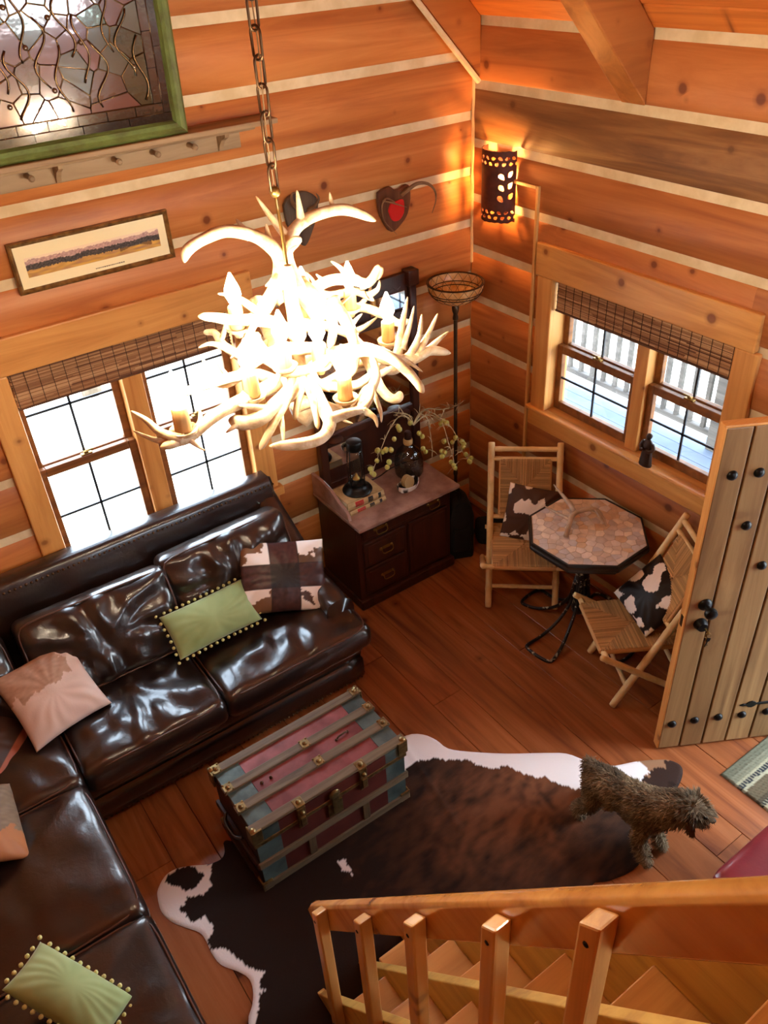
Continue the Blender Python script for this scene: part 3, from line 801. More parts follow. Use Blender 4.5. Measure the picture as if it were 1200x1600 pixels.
pegm = MB().lathe([(.013, 0), (.011, .012), (.009, .05), (.014, .062), (.015, .075), (.008, .084)], None, 10).mesh('peg', True); pegm.materials.append(shm)
for px_, py_ in ((47, 277), (184, 251), (244, 238), (302, 227)):
    p = ony(px_, py_, YW - .08)
    o = D.objects.new('peg', pegm); COL.objects.link(o); o.parent = sh; o.matrix_parent_inverse = Matrix.Translation(sh.location).inverted()
    o.matrix_basis = Matrix.Translation((p.x, YW - .025, zs - .052)) @ Matrix.Rotation(R_(90), 4, 'X')
p = 0
# leaded glass panel leaning out at the top
TL = R_(3.0)
PB = ony(290, 195, YW - .12)
gx1, gz0 = PB.x, zs + .025; gx0, gz1 = .28, gz0 + .98
GM = Matrix(((1, 0, 0, 0), (0, math.cos(TL), -math.sin(TL), YW - .105), (0, math.sin(TL), math.cos(TL), gz0), (0, 0, 0, 1)))   # local: x world, y into the wall, z up the panel
gp = thing('stained_glass_panel', ((gx0 + gx1) / 2, YW - .1, gz0), 'leaded stained glass panel in a worn green frame standing on the peg shelf', 'stained glass')
grn = NT('worn_green_paint')
gv = grn.coord((1.2, 8, 1.2)); g1 = grn.noise(gv, 5, 5, .65)
M['green'] = grn.fin(grn.ramp(g1, ((.3, S(66, 56, 34)), (.42, S(84, 92, 46)), (.6, S(104, 120, 60)), (.75, S(124, 138, 76)))), .45)
H_ = gz1 - gz0; fw = .062
def frame_bar(name, prof_len, M2):
    prof = [(0, 0), (0, .03), (.012, .04), (.03, .03), (.05, .034), (fw, .018), (fw, 0)]
    return MB().prism(prof, 0, prof_len, M2)
W_ = gx1 - gx0
def mitred(L):
    prof = [(0, 0), (0, -.03), (.012, -.042), (.03, -.032), (.05, -.036), (fw, -.016), (fw, 0)]
    n = len(prof); vs = [(a, d, a) for a, d in prof] ; vs = [(a + 0, d, a) for a, d in prof]
    m = MB(); vs = [(a, d, a) for a, d in prof] + [(L - a, d, a) for a, d in prof]
    return m.add(vs, [tuple(range(n)), tuple(range(2 * n - 1, n - 1, -1))] + [(i, (i + 1) % n, n + (i + 1) % n, n + i) for i in range(n)])
for L, T in ((W_, Matrix.Translation((gx0, 0, 0))), (W_, Matrix.Translation((gx1, 0, H_)) @ Matrix.Rotation(math.pi, 4, 'Y')),
             (H_, Matrix.Translation((gx1, 0, 0)) @ Matrix.Rotation(-math.pi / 2, 4, 'Y')), (H_, Matrix.Translation((gx0, 0, H_)) @ Matrix.Rotation(math.pi / 2, 4, 'Y'))):
    mb = mitred(L); mb.v = [tuple(GM @ T @ Vector(q)) for q in mb.v]
    obj('frame_rail', mb, M['green'], gp, recalc=True)
bk = MB().bx(gx0 + .02, gx1 - .02, -.006, 0, .02, H_ - .02, GM)
obj('backing', bk, plain('panel_backing', S(60, 40, 26), .6), gp)
def gglass(name, c, r=.06):
    s = NT(name); s.bump(s.noise(s.coord((1, 1, 1)), 18, 2), .14, .006)
    return s.fin(c, r, .25, 1.0, 1.0)
GL = [gglass('pink_glass', S(104, 66, 56)), gglass('olive_glass', S(66, 62, 38)), gglass('grey_green_glass', S(80, 78, 62)), gglass('amber_glass', S(84, 58, 36)), gglass('ruby_glass', S(84, 34, 30)), gglass('moss_glass', S(58, 72, 38))]
GD = gglass('dark_border_glass', S(40, 31, 24)); GE = gglass('bevel_border_glass', S(66, 50, 34), .05)
M['lead'] = plain('lead_came', S(110, 88, 62), .25, 1.0)
ix0, ix1, iz0, iz1 = gx0 + fw - .008, gx1 - fw + .008, fw - .008, H_ - fw + .008
lead = MB()
def gpiece(name, poly, mat, d=-.016):
    obj(name, MB().prism([(x, z) for x, z in poly], 0, .006, GM @ Matrix(((1, 0, 0, 0), (0, 0, -1, d + .006), (0, 1, 0, 0), (0, 0, 0, 1)))), mat, gp, recalc=True)
def came(pts, r=.0028, closed=True, d=-.019):
    lead.tube([GM @ Vector((x, d, z)) for x, z in pts], r, 5, closed=closed)
bw = .042
for ring, (mt, sl_) in enumerate(((GD, .20), (GE, .12))):
    o0 = ring * bw
    x0_, x1_, z0_, z1_ = ix0 + o0, ix1 - o0, iz0 + o0, iz1 - o0
    nx_ = int((x1_ - x0_) / sl_); nzz = int((z1_ - z0_ - 2 * bw) / sl_)
    for i in range(nx_):
        a, b = x0_ + (x1_ - x0_) * i / nx_, x0_ + (x1_ - x0_) * (i + 1) / nx_
        for zz in (z0_, z1_ - bw):
            p_ = [(a + .001, zz + .001), (b - .001, zz + .001), (b - .001, zz + bw - .001), (a + .001, zz + bw - .001)]
            gpiece('border_piece', p_, mt, -.016 - .0012 * (i % 3)); came(p_, .0013)
    for i in range(nzz):
        a, b = z0_ + bw + (z1_ - z0_ - 2 * bw) * i / nzz, z0_ + bw + (z1_ - z0_ - 2 * bw) * (i + 1) / nzz
        for xx in (x0_, x1_ - bw):
            p_ = [(xx + .001, a + .001), (xx + bw - .001, a + .001), (xx + bw - .001, b - .001), (xx + .001, b - .001)]
            gpiece('border_piece', p_, mt, -.016 - .0012 * (i % 3)); came(p_, .0013)
jx0, jx1, jz0, jz1 = ix0 + 2 * bw, ix1 - 2 * bw, iz0 + 2 * bw, iz1 - 2 * bw
gpiece('field_glass', [(jx0, jz0), (jx1, jz0), (jx1, jz1), (jx0, jz1)], GL[0], -.013)
came([(jx0, jz0), (jx1, jz0), (jx1, jz1), (jx0, jz1)], .004)
r4 = random.Random(12)
def clip_cell(poly, p, q):
    mx, my = (p[0] + q[0]) / 2, (p[1] + q[1]) / 2; nx_, ny_ = q[0] - p[0], q[1] - p[1]; out = []
    for i in range(len(poly)):
        a, b = poly[i - 1], poly[i]
        da = (a[0] - mx) * nx_ + (a[1] - my) * ny_; db = (b[0] - mx) * nx_ + (b[1] - my) * ny_
        if (da <= 0) != (db <= 0):
            t = da / (da - db); out.append((a[0] + (b[0] - a[0]) * t, a[1] + (b[1] - a[1]) * t))
        if db <= 0: out.append(b)
    return out
def voronoi_cells(seeds, bound):
    res = []
    for i, p in enumerate(seeds):
        c = bound[:]
        for j, q in enumerate(seeds):
            if i != j and c and (p[0] - q[0]) ** 2 + (p[1] - q[1]) ** 2 < 1.0: c = clip_cell(c, p, q)
        if len(c) > 2: res.append((p, c))
    return res
def shrink(c, g):
    cx_ = sum(p[0] for p in c) / len(c); cy_ = sum(p[1] for p in c) / len(c); o = []
    for x, y in c:
        d = math.hypot(x - cx_, y - cy_) or 1; k = max(.3, 1 - g / d); o.append((cx_ + (x - cx_) * k, cy_ + (y - cy_) * k))
    return o
seeds = []
while len(seeds) < 95:
    p_ = (r4.uniform(jx0, jx1), r4.uniform(jz0, jz1))
    if all(math.hypot((p_[0] - q[0]), (p_[1] - q[1]) * 1.25) > .062 for q in seeds): seeds.append(p_)
    elif r4.random() < .002: seeds.append(p_)
for p_, c_ in voronoi_cells(seeds, [(jx0, jz0), (jx1, jz0), (jx1, jz1), (jx0, jz1)]):
    c_ = shrink(c_, .0015)
    gpiece('glass_piece', c_, GL[r4.choice((0, 0, 0, 1, 2, 2, 3, 5, 3, 4))], -.0165 - r4.uniform(0, .0016)); came(c_, .0024)
gem = MB().ball((0, 0, 0), .011, 10, 6, (1, .6, 1)).mesh('glass_gem', 'all'); gem.materials.append(GL[3])
for i in range(26):
    o = D.objects.new('glass_gem', gem); COL.objects.link(o); o.parent = gp; o.matrix_parent_inverse = Matrix.Translation(gp.location).inverted()
    o.location = GM @ Vector((r4.uniform(jx0 + .03, jx1 - .03), -.021, r4.uniform(jz0 + .03, jz1 - .03)))
for i in range(16):   # scrolling lead lines
    cx_, cz_, w_ = jx1 - .03 - .058 * i, jz0 + .02 + .10 * (i % 3), .022 + .012 * (i % 2)
    pp = [(cx_ + w_ * math.sin(t * .55 + i * 1.3), cz_ + t * .021) for t in range(13)]
    pp = [p_ for p_ in pp if jx0 < p_[0] < jx1 and jz0 < p_[1] < jz1]
    if len(pp) > 3: came(pp, .0042, False, -.023)
obj('lead_came', lead, M['lead'], gp, smooth='all')
# panoramic landscape print
def quad_frame(t, c, w0, mat, inner=None):
    pass
pc = [ony(8, 383, YW - .02), ony(262, 327, YW - .02), ony(272, 402, YW - .02), ony(33, 463, YW - .02)]
x0_, x1_ = (pc[0].x + pc[3].x) / 2, (pc[1].x + pc[2].x) / 2; z0_, z1_ = (pc[2].z + pc[3].z) / 2, (pc[0].z + pc[1].z) / 2
pt = thing('framed_print', ((x0_ + x1_) / 2, YW, z0_), 'long panoramic mountain print in a narrow gilt and black frame', 'picture')
m = MB(); fw2 = .021
prof = [(0, 0), (0, -.018), (.007, -.022), (.014, -.016), (fw2, -.012), (fw2, 0)]
def mit2(L):
    n = len(prof); mb = MB()
    return mb.add([(a, d, a) for a, d in prof] + [(L - a, d, a) for a, d in prof], [tuple(range(n)), tuple(range(2 * n - 1, n - 1, -1))] + [(i, (i + 1) % n, n + (i + 1) % n, n + i) for i in range(n)])
FM = Matrix.Translation((x0_, YW - .004, z0_)); Wp, Hp = x1_ - x0_, z1_ - z0_
gilt = plain('gilt_frame', S(150, 116, 66), .35, .5, nscale=30, col2=S(104, 76, 42))
for L, T in ((Wp, Matrix.Identity(4)), (Wp, Matrix.Translation((Wp, 0, Hp)) @ Matrix.Rotation(math.pi, 4, 'Y')), (Hp, Matrix.Translation((Wp, 0, 0)) @ Matrix.Rotation(-math.pi / 2, 4, 'Y')), (Hp, Matrix.Translation((0, 0, Hp)) @ Matrix.Rotation(math.pi / 2, 4, 'Y'))):
    mb = mit2(L); mb.v = [tuple(FM @ T @ Vector(q)) for q in mb.v]; obj('frame_rail', mb, gilt, pt, recalc=True)
g = MB(); NU, NV = 260, 80
pcol = []
px0, px1, pz0, pz1 = .065, .935, .27, .70
for j in range(NV + 1):
    for i in range(NU + 1):
        u, v_ = i / NU, j / NV
        g.v.append((x0_ + .012 + (Wp - .024) * u, YW - .012, z0_ + .012 + (Hp - .024) * v_))
        c = S(250, 238, 196)
        if px0 < u < px1 and pz0 < v_ < pz1:
            q = (v_ - pz0) / (pz1 - pz0)
            ridge = .86 + .1 * nz(u * 22, 1) + .06 * nz(u * 60, 4); treel = .50 + .08 * nz(u * 10, 8) + .06 * nz(u * 80, 2); hill = .30 + .22 * math.exp(-((u - .77) / .07) ** 2) + .04 * nz(u * 9, 5)
            if q > ridge: c = S(246, 226, 196)
            elif q > treel + .14: c = S(190 + 40 * nz(u * 70, q * 12), 156 + 40 * nz(u * 70, q * 12), 150 + 30 * nz(u * 70, q * 12))
            elif q > treel - .14: c = S(72 + 40 * nz(u * 90, q * 14), 66 + 34 * nz(u * 90, q * 14), 66 + 30 * nz(u * 90, q * 14))
            elif q > hill - .12 and abs(u - .77) < .11 and q < hill + .1: c = S(128, 96, 54)
            else: c = S(196 + 40 * nz(u * 14, q * 9), 152 + 40 * nz(u * 14, q * 9), 84 + 20 * nz(u * 20, q * 9))
        pcol.append(c)
g.f = [(j * (NU + 1) + i, j * (NU + 1) + i + 1, (j + 1) * (NU + 1) + i + 1, (j + 1) * (NU + 1) + i) for j in range(NV) for i in range(NU)]
g.c = pcol
obj('print', g, vcol('landscape_print', .35, spec=.4), pt)
ink = plain('print_ink', S(90, 70, 50), .8)
TXM = Matrix(((1, 0, 0, x0_ + Wp * .57), (0, 0, -1, YW - .0124), (0, 1, 0, z0_ + Hp * .155), (0, 0, 0, 1)))
cp = MB(); xx = -.07; r5 = random.Random(4)
while xx < .07:   # the caption is too small to read in the photo
    w_ = r5.uniform(.003, .009); cp.bx(xx, xx + w_, -.002, .0025, 0, .0004, TXM); xx += w_ + .0025
obj('caption', cp, ink, pt)
# shield mounts with horns
def shield(outline, ya, lab, mat, horns, felt=None):
    P = [ony(x, y, YW - .03) for x, y in outline]
    cx_ = sum(p.x for p in P) / len(P); zmin = min(p.z for p in P)
    t = thing('horn_mount', (cx_, YW, zmin), lab, 'trophy')
    pts = spline(P + [P[0]], 3)[:-1]
    poly = [(p.x, p.z) for p in pts]
    obj('shield', MB().prism(poly, 0, .026, Matrix(((1, 0, 0, 0), (0, 0, -1, YW - .004), (0, 1, 0, 0), (0, 0, 0, 1)))), mat, t, bevel=.006, recalc=True)
    if felt:
        F = [ony(x, y, YW - .03) for x, y in felt]; pts = spline(F + [F[0]], 3)[:-1]
        obj('felt_patch', MB().prism([(p.x, p.z) for p in pts], 0, .012, Matrix(((1, 0, 0, 0), (0, 0, -1, YW - .028), (0, 1, 0, 0), (0, 0, 0, 1)))), plain('red_felt', S(196, 30, 26), .9, bump=.3, bscale=90), t, bevel=.004, recalc=True)
    for h, r in horns:
        Q = spline([ony(x, y, YW - d) for x, y, d in h], 5); c2 = len(Q)
        obj('horn', MB().tube(Q, [r * (1 - .85 * (i / (c2 - 1)) ** 1.3) for i in range(c2)], 8), hornm, t, smooth='all')
    return t
hornm = plain('dark_horn', S(92, 66, 44), .5, nscale=16, col2=S(138, 104, 70), bump=.3, bscale=30)
sm1 = wood('walnut_shield', S(124, 80, 52), S(104, 64, 42), S(74, 44, 30), 'Z', .35, 0, 1)
sm2 = wood('grey_shield', S(112, 96, 78), S(92, 76, 60), S(66, 52, 42), 'Z', .45, 0, 1)
shield([(591, 302), (598, 297), (610, 292), (617, 297), (626, 295), (632, 290), (640, 290), (642, 310), (638, 333), (628, 350), (613, 363), (600, 348), (592, 326)], 0,
       'wooden shield with a red felt heart and one long curved horn', sm1,
       [([(628, 304, .03), (638, 296, .07), (652, 287, .10), (668, 287, .12), (679, 297, .12), (681, 313, .11), (675, 333, .10)], .013),
        ([(616, 316, .04), (604, 310, .07), (597, 322, .09), (600, 344, .09), (612, 358, .08), (621, 367, .06)], .006),
        ([(598, 314, .06), (616, 318, .07), (636, 324, .07)], .006)],
       [(606, 330), (610, 317), (618, 314), (626, 311), (630, 314), (630, 332), (622, 344), (612, 344)])
shield([(444, 322), (452, 308), (474, 299), (495, 308), (497, 330), (490, 358), (478, 385), (465, 373), (450, 352)], 0,
       'grey-brown shield with short pale horns, mostly behind the chandelier top', sm2,
       [([(470, 330, .03), (458, 318, .07), (456, 304, .09), (463, 300, .09)], .013), ([(482, 328, .03), (492, 322, .08), (498, 310, .10), (494, 302, .1)], .013),
        ([(468, 345, .03), (474, 352, .06), (486, 354, .07)], .007)])
# ================================================================== TORCHIERE FLOOR LAMP
LX, LY = 3.15, 3.83
fl = thing('torchiere_lamp', (LX, LY, 0), 'tall dark floor lamp with amber leaded glass bowl in the corner', 'floor lamp')
T_ = Matrix.Translation((LX, LY, 0))
obj('base', MB().lathe([(.135, 0), (.14, .012), (.12, .03), (.06, .045), (.03, .07), (.018, .10)], T_, 24), M['bronze'], fl, smooth=True)
obj('pole', MB().lathe([(.0125, .09), (.0125, .5), (.016, .51), (.016, .53), (.0125, .54), (.0125, 1.66), (.018, 1.665), (.018, 1.68), (.014, 1.70), (.022, 1.72), (.024, 1.745), (.015, 1.76), (.012, 1.775)], T_, 12), M['bronze'], fl, smooth=True)
def bowlr(t): return .045 + .128 * math.sin(t * math.pi / 2) ** .9
bz0, bz1 = 1.775, 1.905
prof = [(bowlr(t / 10), bz0 + (bz1 - bz0) * (t / 10) ** 1.5) for t in range(11)]
am = NT('amber_art_glass')
am.b.inputs['Emission Strength'].default_value = 0
acol = am.ramp(am.noise(am.coord((1, 1, 1), False), 22, 3), ((.3, S(226, 166, 88)), (.7, S(250, 222, 160))))
M['amberg'] = am.fin(acol, .25, 0, .6)
ao = [n for n in am.n if n.type == 'OUTPUT_MATERIAL'][0]; atr = am.new('ShaderNodeBsdfTranslucent'); amx = am.new('ShaderNodeMixShader')
am.l(acol, atr.inputs[0]); amx.inputs[0].default_value = .5; am.l(am.b.outputs[0], amx.inputs[1]); am.l(atr.outputs[0], amx.inputs[2]); am.l(amx.outputs[0], ao.inputs[0])
bo = obj('glass_bowl', MB().lathe(prof + [(r - .005, z) for r, z in reversed(prof)], T_, 40), M['amberg'], fl, smooth=True)
cm = MB()
for z_, r_ in ((bz1, bowlr(1)), (bz0 + (bz1 - bz0) * .6 ** 1.5, bowlr(.6)), (bz0 + (bz1 - bz0) * .72 ** 1.5, bowlr(.72))):
    for rr in (r_ + .002, r_ - .007):
        cm.tube([(LX + rr * math.cos(i * math.pi / 20), LY + rr * math.sin(i * math.pi / 20), z_) for i in range(40)], .0042 if z_ == bz1 else .003, 6, closed=True)
for i in range(16):
    for sgn in (-1, 1):
        for off in (.0025, -.0065):
            cm.tube([(LX + (bowlr(t) + off) * math.cos(i * math.pi / 8 + sgn * t * .8), LY + (bowlr(t) + off) * math.sin(i * math.pi / 8 + sgn * t * .8), bz0 + (bz1 - bz0) * t ** 1.5) for t in (.3, .45, .6, .72, .8, .9, 1.0)], .0012, 4)
obj('leading', cm, M['bronze'], bo)
obj('cup', MB().lathe([(.014, 1.765), (.05, 1.772), (.06, 1.782), (.05, 1.786), (.02, 1.787)], T_, 20), M['bronze'], fl, smooth=True)
# ================================================================== SECTIONAL SOFA
le = NT('brown_leather')
lv = le.coord((1, 1, 1), False)
ln = le.noise(lv, 4, 4, .6)
lcol = le.ramp(ln, ((.3, S(24, 15, 13)), (.55, S(34, 21, 17)), (.8, S(46, 28, 22))))
mp_ = le.new('ShaderNodeMath', operation='MULTIPLY_ADD'); mp_.inputs[1].default_value = .25
le.l(le.noise(lv, 160, 2), mp_.inputs[0]); le.l(le.noise(lv, 16, 3, .5, 1.2), mp_.inputs[2])
le.bump(mp_.outputs[0], .22, .010)
M['leather'] = le.fin(lcol, .30, 0, .6, .8)
M['piping'] = plain('leather_piping', S(78, 50, 38), .3, 0, .6)
M['nail'] = plain('nailhead_brass', S(90, 66, 44), .3, .9)
sofa = thing('sectional_sofa', (.4, 3.4, 0), 'dark brown leather sectional sofa with nailhead trim under the left window', 'sofa')
# base rails with two stepped bands
def base_run(x0, x1, y0, y1):
    m = MB(); m.rbox(x1 - x0, y1 - y0, .16, .02, (24, 8, 3), Matrix.Translation(((x0 + x1) / 2, (y0 + y1) / 2, .10)))
    m.rbox(x1 - x0 - .01, y1 - y0 - .01, .14, .03, (24, 8, 3), Matrix.Translation(((x0 + x1) / 2, (y0 + y1) / 2, .245)))
    return m
obj('base', base_run(-1.08, 1.80, 3.035, 4.02), M['leather'], sofa, smooth='all')
obj('base', base_run(-1.08, .085, .60, 3.04), M['leather'], sofa, smooth='all')
ft = MB().lathe([(.02, 0), (.028, .03), (.026, .05)], None, 10).mesh('foot', True); ft.materials.append(M['mahog'])
for x_, y_ in ((1.72, 3.12), (.9, 3.12), (.2, 3.12), (1.72, 3.9), (-.0, 2.2), (.0, .7), (-1, .7)):
    o = D.objects.new('foot', ft); COL.objects.link(o); o.parent = sofa; o.matrix_parent_inverse = Matrix.Translation(sofa.location).inverted(); o.location = (x_, y_, 0)
# tight back with a sloping front
def back_mesh(L, M2, seed):
    m = MB(); n = 40; H0, H1 = .28, 1.03
    prof = []
    for i in range(15): t = i / 14; prof.append((.30 - .17 * t + .012 * math.sin(t * 3.1), H0 + (H1 - .03 - H0) * t))
    prof += [(.118, H1 - .012), (.10, H1), (.02, H1), (.004, H1 - .012), (0, H1 - .04), (0, H0)]
    k = len(prof)
    vs = []
    for a in range(n + 1):
        for j, (d, z) in enumerate(prof):
            w = .006 * nz(a * .35 + seed, j * .45, seed) if 0 < j < 14 else 0
            w -= .010 * math.exp(-((a % 14 - 7) / .8) ** 2) if 0 < j < 14 and seed < 5 else 0
            vs.append((L * a / n, -(d + w), z))
    fs = [(a * k + j, a * k + (j + 1) % k, (a + 1) * k + (j + 1) % k, (a + 1) * k + j) for a in range(n) for j in range(k)]
    fs += [tuple(range(k)), tuple(n * k + j for j in range(k - 1, -1, -1))]
    m.add(vs, fs, M2); return m
obj('back', back_mesh(2.85, Matrix.Translation((-1.09, 4.025, 0)), 1), M['leather'], sofa, smooth=True, recalc=True)
obj('back', back_mesh(3.42, Matrix.Translation((-1.12, .60, 0)) @ Matrix.Rotation(R_(90), 4, 'Z'), 7), M['leather'], sofa, smooth=True, recalc=True)
# low sloping arm at the right end
m = MB(); n = 14; secs = []
for i in range(n + 1):
    t = i / n; y = 3.98 - (3.98 - 3.13) * t; zt = 1.0 - .355 * min(1, t * 1.45) ** .8 + .012 * math.sin(t * 6)
    if t > .8: zt -= .05 * ((t - .8) / .2) ** 2
    secs.append([(1.655, y, .30), (1.645, y, zt - .05), (1.66, y, zt - .015), (1.70, y, zt), (1.755, y, zt - .005), (1.79, y, zt - .03), (1.80, y, zt - .08), (1.795, y, .30)])
k = 8
m.add([p for s_ in secs for p in s_], [(i * k + j, i * k + (j + 1) % k, (i + 1) * k + (j + 1) % k, (i + 1) * k + j) for i in range(n) for j in range(k)] + [tuple(range(k)), tuple(n * k + j for j in range(k - 1, -1, -1))])
obj('arm', m, M['leather'], sofa, smooth='all', bevel=.018, seg=3, recalc=True)
def cushion(name, cx, cy, cz, sx, sy, sz, seed, rot=None, crown=.03, wr=.008, nn=(40, 40, 6), parent=sofa, pipe=True):
    h = (sx / 2, sy / 2, sz / 2)
    def fn(p):
        u, v_ = p.x / h[0], p.y / h[1]
        e = max(0, 1 - abs(u) ** 3) * max(0, 1 - abs(v_) ** 3); s_ = 1 if p.z > 0 else -1
        z = p.z + s_ * crown * e * (abs(p.z) / h[2])
        fold = (abs(nz(p.x * 5 + seed, p.y * 2.6, seed)) - .25) * wr * 1.3 + nz(p.x * 13 + seed * 3, p.y * 7, seed) * wr * .55
        rad = math.sin(10 * math.atan2(v_, u) + 4 * nz(seed, p.x * 3, p.y * 3)) * wr * .55 * min(1, (u * u + v_ * v_))
        z += s_ * (fold + rad) * (.35 + .65 * e)
        bulge = 1 - (p.z / h[2]) ** 2
        x = p.x + (1 if p.x > 0 else -1) * .010 * bulge * (abs(u) ** 6)
        y = p.y + (1 if p.y > 0 else -1) * .010 * bulge * (abs(v_) ** 6) + .004 * nz(p.x * 9, seed, p.z * 9)
        return Vector((x, y, z))
    T = Matrix.Translation((cx, cy, cz)) @ (rot or Matrix.Identity(4))
    c = obj(name, MB().rbox(sx, sy, sz, min(.045, sz * .32), nn, T, fn), M['leather'], parent, smooth='all')
    if pipe:
        pm = MB()
        for s_ in (1, -1):
            pts = []
            for i in range(72):
                a = 2 * math.pi * i / 72; ca, sa = math.cos(a), math.sin(a)
                q = 1 / (abs(ca) ** 10 + abs(sa) ** 10) ** .1
                pts.append(T @ Vector((ca * q * (h[0] - .006), sa * q * (h[1] - .006), s_ * (h[2] - .014) + .004 * nz(i * .3, seed, s_))))
            pm.tube(pts, .0055, 6, closed=True)
        obj('piping', pm, M['piping'], c, smooth='all')
    return c
SZ = .40
cushion('seat_cushion', .526, 3.31, SZ + .01, .75, .72, .17, 11, wr=.026)
cushion('seat_cushion', 1.362, 3.31, SZ + .01, .90, .72, .17, 23, wr=.026)
cushion('seat_cushion', -.28, 3.31, SZ + .01, .84, .74, .17, 31, wr=.014)
cushion('seat_cushion', -.29, 2.545, SZ + .01, .85, .77, .17, 43, wr=.010)
cushion('seat_cushion', -.29, 1.765, SZ + .01, .85, .77, .17, 57, wr=.010)
cushion('seat_cushion', -.29, .99, SZ + .01, .85, .76, .17, 61, wr=.02, nn=(16, 16, 4))
# loose back cushions: local z = thickness, leaning against the back
def lean(x, y, z, tilt, yaw=0, roll=0):
    return Matrix.Rotation(R_(yaw), 4, 'Z') @ Matrix.Rotation(R_(90 - tilt), 4, 'X') @ Matrix.Rotation(R_(roll), 4, 'Z')
cushion('back_cushion', .535, 3.60, .70, .80, .47, .19, 71, lean(0, 0, 0, 26, 0, -1), .045, .034, (44, 30, 6))
cushion('back_cushion', 1.315, 3.64, .715, .76, .48, .19, 85, lean(0, 0, 0, 22, 0, 1), .045, .036, (44, 30, 6))
cushion('back_cushion', -.30, 3.60, .70, .74, .46, .19, 93, lean(0, 0, 0, 26), .04, .03, (30, 22, 6))
cushion('back_cushion', -.76, 2.55, .70, .76, .46, .19, 97, lean(0, 0, 0, 26, 90), .04, .03, (30, 22, 6))
cushion('back_cushion', -.76, 1.75, .70, .76, .46, .19, 99, lean(0, 0, 0, 26, 90), .04, .03, (30, 22, 6))
nm = MB()
def nail(x, y, z, ax):
    nm.lathe([(.008, 0), (.0075, .002), (.005, .0045), (.0008, .006)], aim(ax, (x, y, z)), 6)
for i in range(100):
    x = -1.05 + i * .0285
    nail(x, 3.888, .985, (0, -1, .25))
    nail(x, 3.034, .035, (0, -1, 0))
for i in range(28): nail(1.755, 3.90 - .010 * i * .9, .985 - .022 * i, (1, 0, .0)) if i < 22 else None
for i in range(80): nail(.086, .62 + i * .03, .035, (1, 0, 0))
for i in range(30): nail(1.801, 3.06 + i * .03, .035, (1, 0, 0))
obj('nailhead_trim', nm, M['nail'], sofa, kind='stuff', smooth='all')
# ================================================================== THROW PILLOWS
def pillow_mesh(W, H, T, seed, colf=None, N=44, wr=.010, pinch=.06):
    m = MB(); vs = []; cols = []; idx = {}
    def pt(i, j, s_):
        u, v_ = i / N * 2 - 1, j / N * 2 - 1
        e = max(0, (1 - u * u) * (1 - v_ * v_))
        x = W / 2 * u * (1 - pinch * (1 - v_ * v_)); y = H / 2 * v_ * (1 - pinch * (1 - u * u))
        ang = math.atan2(v_, u)
        z = s_ * (T / 2 * e ** .42 + wr * e ** .5 * (nz(x * 9, y * 9, seed + s_) + .5 * math.sin(ang * 14 + 5 * nz(seed, x * 6, y * 6)) * min(1, u * u + v_ * v_)))
        return (x, y, z)
    for s_ in (1, -1):
        for j in range(N + 1):
            for i in range(N + 1):
                bd = i in (0, N) or j in (0, N)
                k = (i, j, 0 if bd else s_)
                if k not in idx:
                    idx[k] = len(vs); vs.append(pt(i, j, s_))
                    if colf: cols.append(colf(i / N * 2 - 1, j / N * 2 - 1, s_))
    fs = []
    for s_ in (1, -1):
        for j in range(N):
            for i in range(N):
                q = [idx.get((a, b, s_), idx.get((a, b, 0))) for a, b in ((i, j), (i + 1, j), (i + 1, j + 1), (i, j + 1))]
                fs.append(tuple(q) if s_ > 0 else tuple(reversed(q)))
    m.v = vs; m.f = fs; m.c = cols
    return m
def plane_axes(center_px, z, normal, corners):
    """corners TL, TR, BR, BL in the photo -> matrix and size of the rectangle standing in that plane"""
    c = onz(center_px[0], center_px[1], z); n = Vector(normal).normalized(); P = []
    for q in corners:
        d = ray(*q); P.append(CAM + d * ((c - CAM).dot(n) / d.dot(n)))
    x = ((P[1] - P[0]) + (P[2] - P[3])) / 2; y = ((P[0] - P[3]) + (P[1] - P[2])) / 2
    W, H = x.length, y.length; x.normalize(); y = (y - x * y.dot(x)).normalized()
    ctr = (P[0] + P[1] + P[2] + P[3]) / 4
    if x.cross(y).dot(n) < 0: n = -n
    return frame3(x, y, x.cross(y), ctr), W, H
def pillow(name, lab, ctr, z, nrm, corners, T, seed, mat, colf=None, pinch=.06, wr=.010, group=None):
    A, W, H = plane_axes(ctr, z, nrm, corners)
    mb = pillow_mesh(W * 1.03, H * 1.03, T, seed, colf, wr=wr, pinch=pinch, N=72 if colf else 44)
    root = D.objects.new(name, None); COL.objects.link(root); root.matrix_world = A; root.empty_display_size = .05
    tag(root, lab, 'pillow', group)
    o = obj('cover', mb, mat, None, smooth='all'); o.parent = root
    return root, A, W, H
def hide(scale, th, a, b, seed):
    def f(u, v_, s_):
        n = nz(u * scale + seed, v_ * scale, seed) + .22 * nz(u * scale * 2.3, v_ * scale * 2.3 + seed, 2) + .06 * nz(u * 14, v_ * 14, seed)
        if s_ < 0: return b
        return a if n > th else b
    return f
def pink_hide(u, v_, s_):
    n = nz(u * 3 + 3, v_ * 3, 4) * .3 + .1 * nz(u * 12, v_ * 12, 8)
    if v_ > .12 + n and u < .62 + n and s_ > 0:
        k = .5 + .5 * nz(u * 7, v_ * 16, 3)
        return tuple(a + (b - a) * k for a, b in zip(S(150, 116, 96), S(186, 150, 128)))
    return S(210, 184, 172)
M['hide'] = vcol('cowhide_pillow', .5, .12, 90, .35)
pillow('throw_pillow', 'pinkish tan cowhide pillow with a grey patch in the corner of the sofa', (80, 1085), .66, (.10, -.62, .78), [(-2, 1064), (103, 993), (172, 1102), (46, 1176)], .14, 3, M['hide'], pink_hide, .07)
vel = NT('green_velvet')
